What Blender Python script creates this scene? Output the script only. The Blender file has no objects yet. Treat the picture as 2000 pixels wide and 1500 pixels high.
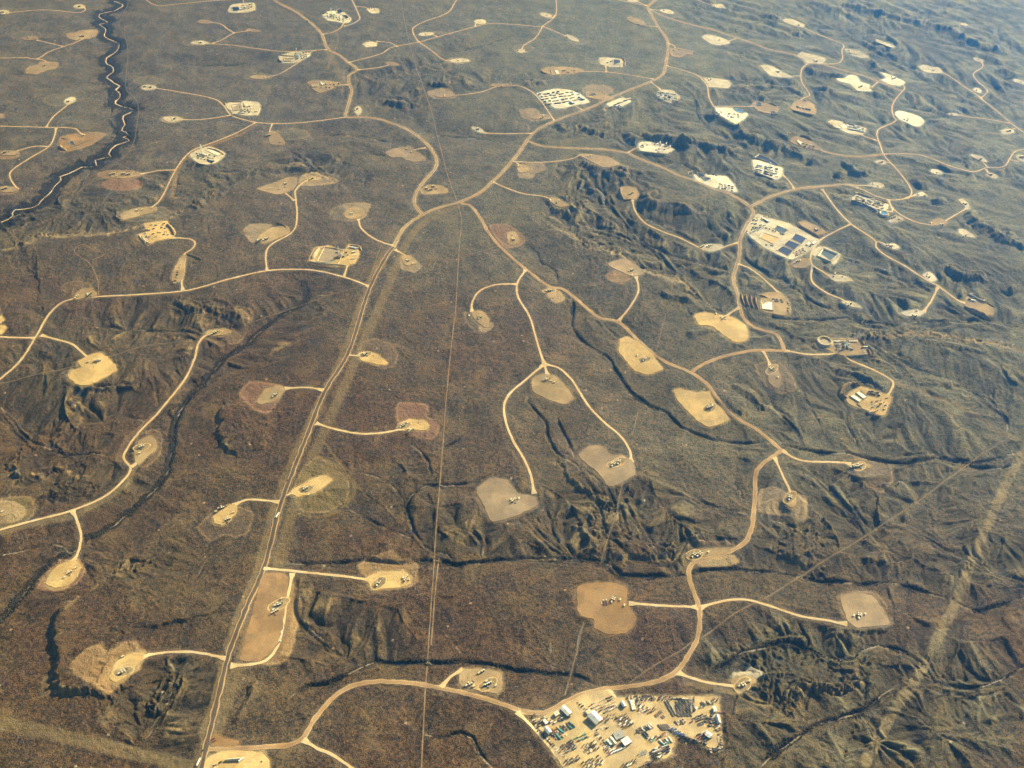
import bpy, math, random
import numpy as np
from mathutils import Vector
SC = bpy.context.scene
COL = SC.collection
R = math.radians
rnd = random.Random(7)
# ---------------------------------------------------------------- camera, light, exposure
CAM_H, DEP, FPX = 2000.0, 42.0, 1944.0
SUN_AZ, SUN_EL = 47.0, 28.0          # azimuth measured from +Y towards +X
HAZE_DENSITY, HAZE_ANISO, HAZE_COL = 0.00016, 0.9, (.06, .29, 1.0)
cd = bpy.data.cameras.new("Camera"); cam = bpy.data.objects.new("Camera", cd); COL.objects.link(cam)
cam.location = (0, 0, CAM_H); cam.rotation_euler = (R(90-DEP), 0, 0)
cd.sensor_width = 36; cd.lens = 36*FPX/2000; cd.clip_start = 5; cd.clip_end = 200000
SC.camera = cam
w = bpy.data.worlds.new("World"); SC.world = w; w.use_nodes = True
nt = w.node_tree; sky = nt.nodes.new('ShaderNodeTexSky'); sky.sky_type = 'NISHITA'
sky.sun_disc = False; sky.sun_elevation = R(SUN_EL); sky.sun_rotation = R(SUN_AZ)
nt.links.new(sky.outputs[0], nt.nodes['Background'].inputs[0]); nt.nodes['Background'].inputs[1].default_value = 0.05
sl = bpy.data.lights.new("Sun", 'SUN'); so = bpy.data.objects.new("Sun", sl); COL.objects.link(so)
sl.energy = 5.0; sl.angle = R(0.5); sl.color = (1.0, .94, .86)
sdir = Vector((math.sin(R(SUN_AZ))*math.cos(R(SUN_EL)), math.cos(R(SUN_AZ))*math.cos(R(SUN_EL)), math.sin(R(SUN_EL))))
so.rotation_euler = sdir.to_track_quat('Z', 'Y').to_euler()
SC.view_settings.view_transform = 'Standard'; SC.view_settings.look = 'None'
SC.view_settings.exposure = 1.3; SC.view_settings.gamma = 1
SC.render.engine = 'CYCLES'
SC.cycles.volume_bounces = 1; SC.cycles.max_bounces = 4; SC.cycles.diffuse_bounces = 2

# ---------------------------------------------------------------- helpers
def tag(o, label=None, cat=None, group=None, kind=None):
    if label:
        wds = label.split()
        for drop in ('the', 'a', 'its', 'small', 'upper', 'an', 'by', 'big', 'set', 'with', 'broad'):
            while len(wds) > 16 and drop in wds: wds.reverse(); wds.remove(drop); wds.reverse()
        label = ' '.join(wds)
    if label: o['label'] = label
    if cat: o['category'] = cat
    if group: o['group'] = group
    if kind: o['kind'] = kind
    return o
def mesh_obj(name, verts, faces, mats, parent=None, fm=None, smooth=False):
    me = bpy.data.meshes.new(name); me.from_pydata([tuple(v) for v in verts], [], faces)
    for m in (mats if isinstance(mats, (list, tuple)) else [mats]): me.materials.append(m)
    if fm: me.polygons.foreach_set('material_index', fm)
    if smooth: me.polygons.foreach_set('use_smooth', [True]*len(faces))
    me.update(); o = bpy.data.objects.new(name, me); COL.objects.link(o)
    if parent: o.parent = parent
    return o
def empty(name, loc=(0, 0, 0), rz=0):
    o = bpy.data.objects.new(name, None); o.location = loc; o.rotation_euler = (0, 0, rz); COL.objects.link(o); return o

# numpy gradient noise
def _hash(ix, iy, seed):
    h = (ix.astype(np.int64)*374761393 + iy.astype(np.int64)*668265263 + seed*982451653) & 0x7fffffff
    h = ((h ^ (h >> 13))*1274126177) & 0x7fffffff
    h = (h ^ (h >> 16))
    return (h & 0xffff)/65535.0
def gnoise(x, y, seed=0):
    ix = np.floor(x); iy = np.floor(y); fx = x-ix; fy = y-iy
    u = fx*fx*fx*(fx*(fx*6-15)+10); v = fy*fy*fy*(fy*(fy*6-15)+10)
    def g(a, b):
        t = _hash(ix+a, iy+b, seed)*6.2831853
        return np.cos(t)*(fx-a)+np.sin(t)*(fy-b)
    return ((g(0, 0)*(1-u)+g(1, 0)*u)*(1-v)+(g(0, 1)*(1-u)+g(1, 1)*u)*v)*1.5
def fbm(x, y, wl, n, seed=0, gain=.5):
    s = np.zeros_like(x); a = 1.0
    for k in range(n):
        s += a*gnoise(x/wl+k*17.3, y/wl-k*9.1, seed+k); a *= gain; wl *= .5
    return s
def sstep(a, b, x):
    t = np.clip((x-a)/(b-a), 0, 1); return t*t*(3-2*t)

SD, CD = math.sin(R(DEP)), math.cos(R(DEP))
def h0(x, y):      # the broad lie of the land, before anything is carved
    return 14*gnoise(x/1100+3.1, y/1100+.7, 5) + 6*gnoise(x/430, y/430, 9)
def ray(px, py):
    a = (np.asarray(px, float)-1000)/FPX; b = (750-np.asarray(py, float))/FPX
    return a, CD+b*SD, -SD+b*CD
def at0(px, py):   # pixel of the survey photograph -> point on the broad terrain
    dx, dy, dz = ray(px, py); z = np.zeros_like(dx)
    for _ in range(4):
        t = (z-CAM_H)/dz; z = h0(dx*t, dy*t)
    t = (z-CAM_H)/dz
    return np.stack([dx*t, dy*t], -1)
def P(s):          # "x,y x,y" -> array
    return np.array([[float(v) for v in p.split(',')] for p in s.split()])
def smooth_line(p, step, closed=False, ten=1.0):
    p = np.asarray(p, float); n = len(p); out = []
    if n < 3 and not closed:
        q = p; L = max(1, int(np.linalg.norm(p[-1]-p[0])/step)); return np.array([p[0]+(p[-1]-p[0])*k/L for k in range(L+1)])
    rng = range(n) if closed else range(n-1)
    for i in rng:
        if closed: a, b, c, d = p[i-1], p[i], p[(i+1) % n], p[(i+2) % n]
        else: a, b, c, d = p[max(i-1, 0)], p[i], p[i+1], p[min(i+2, n-1)]
        # centripetal-ish cubic, tangents clamped to the segment length
        L = np.linalg.norm(c-b)*ten; m1 = (c-a); m2 = (d-b)
        m1 = m1/(np.linalg.norm(m1)+1e-9)*L; m2 = m2/(np.linalg.norm(m2)+1e-9)*L
        k = max(1, int(np.linalg.norm(c-b)/step))
        for j in range(k):
            t = j/k; t2 = t*t; t3 = t2*t
            out.append((2*t3-3*t2+1)*b+(t3-2*t2+t)*m1+(-2*t3+3*t2)*c+(t3-t2)*m2)
    if not closed: out.append(p[-1])
    return np.array(out)

# ---------------------------------------------------------------- terrain grid
def y_of_v(v):
    dx, dy, dz = ray(1000, v); return dy*(-CAM_H/dz)
vs = np.linspace(1720, -200, 1001)
ys = y_of_v(vs)
ynear = ys[0]-np.array([2000, 1400, 900, 500, 250, 100, 40])
step = ys[-1]-ys[-2]; far = []; yy = ys[-1]
for k in range(34): step *= 1.25; yy += step; far.append(yy); 
far = np.array([v for v in far if v < 70000])
YS = np.concatenate([ynear, ys, far])
core = np.linspace(-1.14, 1.14, 1101); ds = core[1]-core[0]; ex = []; v_ = 1.14
while v_ < 14: ds *= 1.3; v_ += ds; ex.append(v_)
SS = np.concatenate([-np.array(ex[::-1]), core, np.array(ex)])
def hw(y): return np.maximum(0.5144*(y*CD+CAM_H*SD), 300.0)
NY, NX = len(YS), len(SS)
GY = np.repeat(YS[:, None], NX, 1); GX = SS[None, :]*hw(YS)[:, None]
I_ = np.arange(NY); J_ = np.arange(NX)
def sample(A, x, y):
    x = np.asarray(x, float); y = np.asarray(y, float)
    fi = np.interp(y, YS, I_); fj = np.interp(x/hw(y), SS, J_)
    i = np.clip(fi.astype(int), 0, NY-2); j = np.clip(fj.astype(int), 0, NX-2); u = fi-i; v = fj-j
    return (A[i, j]*(1-v)+A[i, j+1]*v)*(1-u)+(A[i+1, j]*(1-v)+A[i+1, j+1]*v)*u
def window(x0, x1, y0, y1):
    i0 = np.searchsorted(YS, y0)-1; i1 = np.searchsorted(YS, y1)+1
    i0 = max(0, i0); i1 = min(NY, i1)
    c = [x0/hw(y0), x0/hw(y1), x1/hw(y0), x1/hw(y1)]
    j0 = max(0, np.searchsorted(SS, min(c))-1); j1 = min(NX, np.searchsorted(SS, max(c))+1)
    return slice(i0, i1), slice(j0, j1)
def distfield(lines, Rm, vals=None, D=None, V=None, signed=False):
    """nearest distance (and the value carried along the line) to a set of polylines"""
    if D is None: D = np.full((NY, NX), float(Rm)*1.001)
    if V is None and vals is not None: V = np.zeros((NY, NX))
    S = np.zeros((NY, NX)) if signed else None
    for k, L in enumerate(lines):
        for q in range(len(L)-1):
            a, b = L[q], L[q+1]
            w_ = window(min(a[0], b[0])-Rm, max(a[0], b[0])+Rm, min(a[1], b[1])-Rm, max(a[1], b[1])+Rm)
            X = GX[w_]; Y = GY[w_]
            if X.size == 0: continue
            e = b-a; ll = e@e+1e-9
            t = np.clip(((X-a[0])*e[0]+(Y-a[1])*e[1])/ll, 0, 1)
            d = np.hypot(X-a[0]-t*e[0], Y-a[1]-t*e[1])
            m = d < D[w_]
            D[w_] = np.where(m, d, D[w_])
            if V is not None and vals is not None:
                V[w_] = np.where(m, vals[k][q]+(vals[k][q+1]-vals[k][q])*t, V[w_])
            if signed:
                cr = e[0]*(Y-a[1])-e[1]*(X-a[0])
                S[w_] = np.where(m, np.sign(cr), S[w_])
    return D, V, S
def polyfield(poly, Rm):
    """signed distance to a closed polygon (negative inside) in its window"""
    lo = poly.min(0)-Rm; hi = poly.max(0)+Rm
    w_ = window(lo[0], hi[0], lo[1], hi[1]); X = GX[w_]; Y = GY[w_]
    D = np.full(X.shape, 1e9); ins = np.zeros(X.shape, bool)
    n = len(poly)
    for k in range(n):
        a, b = poly[k], poly[(k+1) % n]; e = b-a; ll = e@e+1e-9
        t = np.clip(((X-a[0])*e[0]+(Y-a[1])*e[1])/ll, 0, 1)
        D = np.minimum(D, np.hypot(X-a[0]-t*e[0], Y-a[1]-t*e[1]))
        c = ((a[1] > Y) != (b[1] > Y)) & (X < (b[0]-a[0])*(Y-a[1])/(b[1]-a[1]+1e-12)+a[0]); ins ^= c
    return w_, np.where(ins, -D, D)
# ---------------------------------------------------------------- traced survey data (pixels of the 2000 x 1500 photograph, laid on the ground by at0 / at)
CREEKS = [  # (depth m, half width m, dark brush half width m, points)
 (3.5,6,42,"222,0 240,6 222,17 207,20 192,24 196,32 210,39 194,43 206,52 203,65 217,75 231,80 226,95 207,108 205,116 220,128 220,137 207,145 220,157 232,164 225,170 235,178 225,198 260,209 240,222 242,240 237,250 250,258 240,262 252,270 225,279 212,295 215,302 185,308 187,318 160,320 135,333 117,340 117,348 105,358 92,375 62,400 27,405 20,412 25,416 0,430"),
 (1.5,4,7,"205,165 212,185 208,195 217,215 220,222"), (1.5,4,7,"207,225 216,240 226,258 218,265 222,275 210,285"),
 (2,9,13,"592,545 600,570 590,590 560,605 530,625 505,645 470,675 430,700 395,745 370,770 345,810 338,850 330,900 312,940 270,980 220,1020 170,1045"),
 (2.5,7,12.5,"148,1070 110,1085 80,1110 45,1150 20,1185 -20,1220"),
 (3,4,6,"250,635 290,640 330,640 370,643 395,652"), (3,5,7,"640,573 610,573 585,590"),
 (3,4,6,"0,790 20,815 50,850 90,870 130,885 180,880 230,890"),
 (2,4,5,"208,808 230,803 255,810 280,820"), (2,4,5,"140,1080 120,1062 80,1060 30,1075 0,1080"),
 (4,6,9,"560,1370 575,1350 600,1335 640,1330 680,1310 700,1300 735,1285 770,1290 830,1290 900,1289 945,1292 985,1300 1040,1308 1100,1312 1130,1315 1160,1330 1190,1333"),
 (4,6,9,"1370,1322 1390,1305 1420,1290 1450,1270 1500,1258 1545,1248 1570,1260 1600,1270 1640,1283 1670,1280 1680,1268 1720,1255 1760,1265 1790,1280 1810,1295 1830,1325 1850,1332 1900,1338 1930,1332 1960,1320 2000,1298 2040,1290"),
 (3,5,8,"1780,1322 1800,1327 1835,1330"),
 (4,6,9,"560,1095 640,1095 720,1090 800,1095 850,1088 890,1097 940,1092 1000,1086 1060,1085 1120,1088 1175,1090 1195,1100 1215,1118 1260,1120 1320,1120 1345,1115 1360,1110 1420,1108 1500,1112 1560,1120 1600,1130 1650,1132 1700,1135 1730,1130 1780,1140 1810,1150 1850,1165"),
 (4,7,10,"1868,1170 1885,1180 1920,1188 1960,1175 2010,1162"),
 (4,5,8,"905,838 895,855 860,865 900,850"), (4,5,7,"938,940 870,942 830,945 800,960 793,985 800,1010 812,1040 830,1060 870,1080 905,1093"),
 (2,3,5,"690,915 730,925 770,950 795,980"), (2,3,5,"680,990 700,1000 740,1020 800,1045"), (2,3,5,"800,865 830,885 842,920 838,940"),
 (2,3,6,"895,1020 925,1030 945,1060 942,1080"),
 (3,4,6,"1030,765 1030,780 1050,800 1065,820 1070,850 1085,875 1100,890 1125,905 1140,930 1165,965 1172,990 1180,1020 1190,1045 1210,1065 1235,1085 1280,1090"),
 (3,4,6,"1130,905 1155,925 1185,950 1205,985 1210,1010 1215,1040"), (3,4,6,"1085,800 1095,830 1112,860 1120,890"),
 (3,4,6,"1220,975 1235,1000 1250,1035 1275,1060 1290,1085"),
 (3,4,6,"1035,1015 1060,1040 1085,1060 1110,1085"), (3,4,5,"1075,1010 1085,1035 1100,1060 1115,1080"),
 (4,5,8,"1110,560 1120,590 1117,615 1125,645 1150,670 1185,690 1205,720 1225,750 1265,785 1300,800 1330,830 1370,845 1400,857 1450,860 1500,862"),
 (3,5,7,"1175,625 1190,640 1200,650 1220,662"), (4,5,12,"1215,755 1245,775 1290,800 1300,800"),
 (4,6,9,"1500,862 1530,862 1560,870 1600,878 1650,880 1700,890 1760,900 1830,890 1900,905 1960,908 2010,890"), (3,5,8,"1740,890 1800,880 1900,897 1990,880"),
 (4,5,8,"1185,375 1190,395 1210,420 1235,445 1255,465 1280,480 1310,492 1350,505 1390,515 1425,523"),
 (3,5,7,"1115,432 1160,437 1200,445 1235,458"), (3,4,6,"1025,475 1050,490 1060,510 1085,525 1090,545 1095,558"),
 (3,5,8,"1500,615 1540,618 1600,620 1650,617 1700,625 1735,627 1790,625 1850,622 1900,620 1960,632"),
 (3,5,9,"1505,412 1520,425 1545,440 1560,455 1580,465 1600,470"), (3,5,9,"1640,500 1680,510 1730,530 1780,545 1830,570 1870,600 1910,618"),
 (2,4,7,"1350,182 1362,200 1360,215 1375,235 1400,255 1430,270 1460,285 1480,310"),
 (2,4,6,"1240,305 1300,312 1340,318 1380,340"),
 (2,4,8,"1420,150 1460,157 1500,160 1540,170 1580,200"), (2,4,7,"1600,35 1650,60 1700,85 1740,105 1790,130"),
 (2,4,8,"1760,130 1800,150 1850,170 1880,190 1930,215 2000,262"), (2,4,8,"1750,195 1800,205 1860,220 1950,235"), (2,4,8,"1730,240 1770,270 1830,290 1880,310 1900,330"),
 (3,5,8,"1730,675 1750,690 1790,715 1830,728 1870,745"), (3,5,8,"1865,750 1900,760 1930,775 1960,800 1972,815 1968,840"),
 (3,4,7,"1680,700 1710,695 1740,705 1760,720"), (2,4,6,"1500,792 1530,810 1555,835 1570,865"), (2,4,6,"1650,800 1655,825 1670,850 1680,880"), (2,4,6,"1700,845 1715,870 1730,885"),
 (2,4,6,"1595,925 1640,970 1700,1045 1720,1060"), (2,4,7,"1790,975 1815,990 1825,1020 1850,1050"), (2,4,7,"1760,1020 1800,1040 1850,1070 1880,1085"), (3,5,8,"1900,1085 1940,1110 1975,1120 2000,1127"),
 (2,4,6,"1430,920 1450,960 1465,985"), (2,4,5,"1340,960 1400,985 1465,1000"), (2,4,5,"1475,1005 1500,1020 1520,1035"), (3,4,6,"1500,1010 1540,1020 1575,1040"),
 (4,6,10,"1480,1500 1510,1470 1545,1445 1590,1412 1640,1398 1690,1380 1710,1365 1740,1340 1760,1332"), (3,4,7,"1520,1368 1560,1400 1580,1415"), (3,4,7,"1685,1395 1705,1420 1712,1440"),
 (3,4,5,"1140,1215 1130,1240 1127,1270 1118,1295"), (2,3,4,"1040,1265 1060,1285 1080,1300"), (2,3,4,"1230,1285 1255,1305 1275,1320"), (2,3,4,"1075,1250 1077,1270 1070,1290"),
 (3,4,6,"830,1430 860,1435 900,1425 920,1435 940,1470 965,1500"), (2,3,5,"870,1235 885,1250 898,1270"),
 (2,3,4,"585,1210 610,1230 640,1250 670,1270"), (3,5,8,"1340,1445 1348,1470 1345,1500"),
 (3,4,6,"330,1290 345,1310 335,1345 310,1400 270,1450"), (2,3,5,"400,1090 385,1120 380,1130"),
 (2,4,6,"840,260 900,265 960,270 1000,280"), (2,4,6,"690,285 740,298 800,300"), (2,4,6,"620,260 700,262 780,280"),
 (2,4,6,"750,140 800,130 870,115 930,110"), (2,4,7,"880,100 930,90 980,75 1000,70"), (2,4,6,"560,285 620,330 660,350"),
 (2,4,8,"180,330 160,350 140,375"), (2,4,6,"340,120 420,125 500,118"), (2,4,6,"250,145 300,140 350,130"),
 (2,4,6,"1280,480 1330,540 1400,600 1500,640"), (3,5,7,"1560,560 1590,585 1640,605 1700,625"),
 (2,4,6,"1240,420 1290,430 1360,470"), (2,4,7,"1460,500 1500,530 1540,545"),
 (2,4,6,"1570,540 1573,570 1585,600"), (2,4,6,"1330,590 1360,615 1395,625"),
]
ESC = [  # (height, face width, plateau length, points); high ground lies on the left of the line as it runs
 (-24,14,260,"215,1372 180,1356 140,1352 100,1345 112,1295 110,1250 106,1215 120,1190 165,1165 235,1112 250,1088"),
 (-16,12,180,"470,905 455,885 430,862 426,830 430,800 452,770"),
 (14,30,300,"395,392 335,424 270,444 215,457 112,462 80,458 0,490"),
 (12,28,200,"1367,574 1345,560 1325,543 1287,536 1250,526 1232,515 1212,498 1175,486 1140,483"),
 (8,25,260,"2010,690 1950,672 1875,661 1800,651 1725,653 1640,650"),
 (12,14,120,"1155,1085 1240,1085 1320,1080 1290,1040"),
 (-13,12,120,"40,955 30,940 25,915 0,905"), (-14,12,90,"80,975 100,950 110,935"),
 (12,18,160,"1615,1230 1660,1230 1725,1228"), (14,16,120,"1535,1400 1575,1340 1600,1345 1665,1345 1680,1310"),
 (-12,14,120,"1200,1000 1110,930 1075,870"), (-14,16,120,"1120,425 1090,415 1062,395"),
 (14,18,100,"1415,815 1435,810 1470,808"), (12,16,110,"1510,1060 1545,1085 1575,1105 1620,1110"),
 (10,16,110,"1165,478 1140,470 1090,445 1085,430"),
]
RIDGES = [ # (height, half width, points)
 (30,36,"1266,394 1285,401 1305,403 1322,404 1340,408"), (22,34,"1232,266 1240,275"), (30,34,"1268,266 1290,270 1312,274 1335,275"), (22,26,"1345,276 1352,280"), (24,26,"1366,282 1374,284"), (24,28,"1385,284 1404,290"),
 (34,30,"1419,294"), (20,26,"1384,224 1392,228"), (26,34,"1405,228 1425,236 1445,248"), (26,34,"1445,258 1475,270 1500,280 1520,287"), (18,24,"1535,290 1550,296"),
 (30,28,"1587,316"), (26,24,"1641,342"), (22,22,"1651,320 1664,332 1680,338"), (26,26,"1558,66"), (26,28,"1611,174"), (22,26,"1575,133 1592,145"), (22,26,"1600,142 1648,150"), (18,24,"1482,181 1492,190"),
 (20,26,"1790,356 1800,360"), (22,30,"1832,392"), (20,34,"1895,420 1915,440 1935,447"), (24,26,"1864,528 1878,540"), (22,26,"1893,539 1910,542"), (14,22,"1972,562"), (16,26,"1950,460 1975,468 1995,480"),
 (26,34,"762,199 786,203"), (20,24,"806,178"), (14,18,"805,204"), (18,18,"852,163 868,163"), (14,16,"890,153"),
 (20,34,"1660,10 1720,24 1790,42 1830,50"), (22,38,"1850,55 1870,68 1900,82"), (20,38,"1905,85 1960,95"), (18,34,"1925,110 1950,120"), (18,34,"1960,135 1985,148"), (18,30,"1500,30 1520,38"), (16,36,"1380,3 1420,16"), (18,34,"1590,6 1640,20"),
 (14,22,"1140,250 1180,262"), (14,22,"1090,245 1105,252"), (16,28,"1150,322 1190,332"), (12,20,"1200,330 1225,342"),
 (12,26,"1010,165 1060,160"), (14,20,"388,394 400,402"), (12,18,"375,405 385,408"), (20,30,"455,612 470,625"), (12,22,"350,590 380,600"), (14,20,"410,598 425,603"),
 (14,18,"1260,405 1275,375"), (14,22,"1300,575 1345,580"), (12,20,"1380,640 1350,650"), (16,24,"1740,150 1700,120"),
 (12,20,"1075,392 1105,398 1130,412"), (12,20,"1560,690 1600,700"), (12,16,"1140,1030 1155,1070"), (12,16,"1350,1040 1370,1060"), (12,16,"160,760 190,758 260,756"),
 (10,16,"300,1375 340,1330"), (10,16,"500,1340 470,1400"), (12,20,"1440,755 1470,770 1490,790"), (12,18,"1645,720 1700,740"),
]
ROUGH = [ # regions of strong gullying: (amount, points)
 (1.0,"0,420 60,400 230,365 420,305 640,300 720,360 560,345 460,350 400,395 300,432 100,465 0,490"),
 (.8,"690,140 800,120 1050,140 1050,170 860,180 820,240 760,220 700,180"),
 (1.0,"1090,330 1290,330 1460,420 1430,520 1440,640 1380,600 1300,540 1140,480 1070,420"),
 (.7,"1180,190 1420,150 1700,150 2000,250 2000,620 1700,620 1440,560 1440,420 1240,300 1040,270"),
 (.8,"1300,0 2000,0 2000,250 1700,150 1440,120"),
 (.7,"0,600 200,600 400,590 480,620 430,700 300,850 240,960 0,1030"),
 (.8,"130,1080 260,1060 420,950 330,1020 260,1120 130,1190 60,1180"),
 (.8,"200,1330 330,1290 440,1350 400,1460 200,1440"),
 (.7,"1400,640 1640,620 2000,640 2000,900 1560,860 1440,740"),
 (.8,"1060,980 1330,960 1420,1040 1330,1110 1080,1080"), (.6,"1480,900 2000,900 2000,1180 1480,1120"), (.8,"1370,1240 2000,1200 2000,1500 1450,1500 1410,1370"),
 (.6,"800,900 980,1000 1000,1080 820,1080"), (.7,"560,1150 800,1180 820,1290 640,1280"),(.6,"380,620 560,580 640,600 560,720 430,720"),
]
SCARS = [ # cleared, re-seeded corridors: (half width m, colour, points)
 (15,'sc',"420,1440 465,1302 540,1112 575,985 630,850 700,692 755,566 780,505 800,465 832,432 870,412 900,402"),
 (8,'sc',"378,1500 392,1445 432,1290 502,1110 535,985 590,850 668,690 712,565 745,500"),
 (11,'g2',"2020,840 1990,900 1955,965 1930,1025 1900,1090 1868,1172 1830,1250 1790,1325 1745,1390 1690,1490"),
 (15,'sc2',"-20,1408 100,1432 200,1456 300,1480 420,1510"), (10,'sc2',"1750,748 1800,765 1870,790 1930,830 2010,872"),
 (7,'sc2',"1400,1340 1480,1372 1560,1430 1650,1495"), (8,'sc2',"1245,150 1300,110 1300,60 1262,10"), (7,'sc2',"640,135 655,60 560,10"),
 (16,'sc2',"640,100 660,135 672,165"), (11,'sc2',"0,1040 70,1022 150,1005 240,950 262,915"), (8,'o2',"335,385 350,325 375,300 470,262 500,245"),
 (8,'r2',"372,730 340,770 292,820 240,868 232,905"), (8,'sc2',"1330,1300 1340,1330 1400,1345 1500,1375"),
 (11,'pa',"-10,492 60,474 80,460 112,463 160,460 215,456 270,443 335,424"), (7,'pa',"1110,398 1140,408 1160,412"), (9,'pa',"1140,484 1175,487 1212,499 1232,516 1250,527 1287,537 1325,544 1345,561 1367,575"),
 (10,'pa2',"1725,653 1800,651 1875,661 1950,672 2010,690"), (8,'pa',"1045,415 1080,425 1110,440 1118,445"), (8,'pa',"1180,205 1182,225 1186,245"),
 (9,'pa2',"250,1090 235,1112 165,1167 125,1190"), (8,'pa2',"140,765 160,800 145,840"), (9,'pa2',"120,910 145,930 170,932"), (9,'pa2',"65,925 90,935"),
 (8,'pa2',"290,655 330,660 355,660"), (8,'pa2',"330,610 345,620"), (12,'pa2',"465,600 490,610 480,625"), (6,'pa2',"690,1240 720,1260 735,1275"),
 (5,'pa',"1270,395 1310,402 1350,412"), (7,'pa2',"1675,1300 1672,1320 1685,1335"), (7,'pa2',"1555,1380 1570,1350"), (6,'o2',"535,1115 560,1140 575,1175 570,1240 545,1290"),
 (5,'ol',"605,885 650,905 685,935 690,965 670,990 625,1010 575,1000"), (4,'ol',"630,860 660,900 690,940 720,975"),
]
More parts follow.
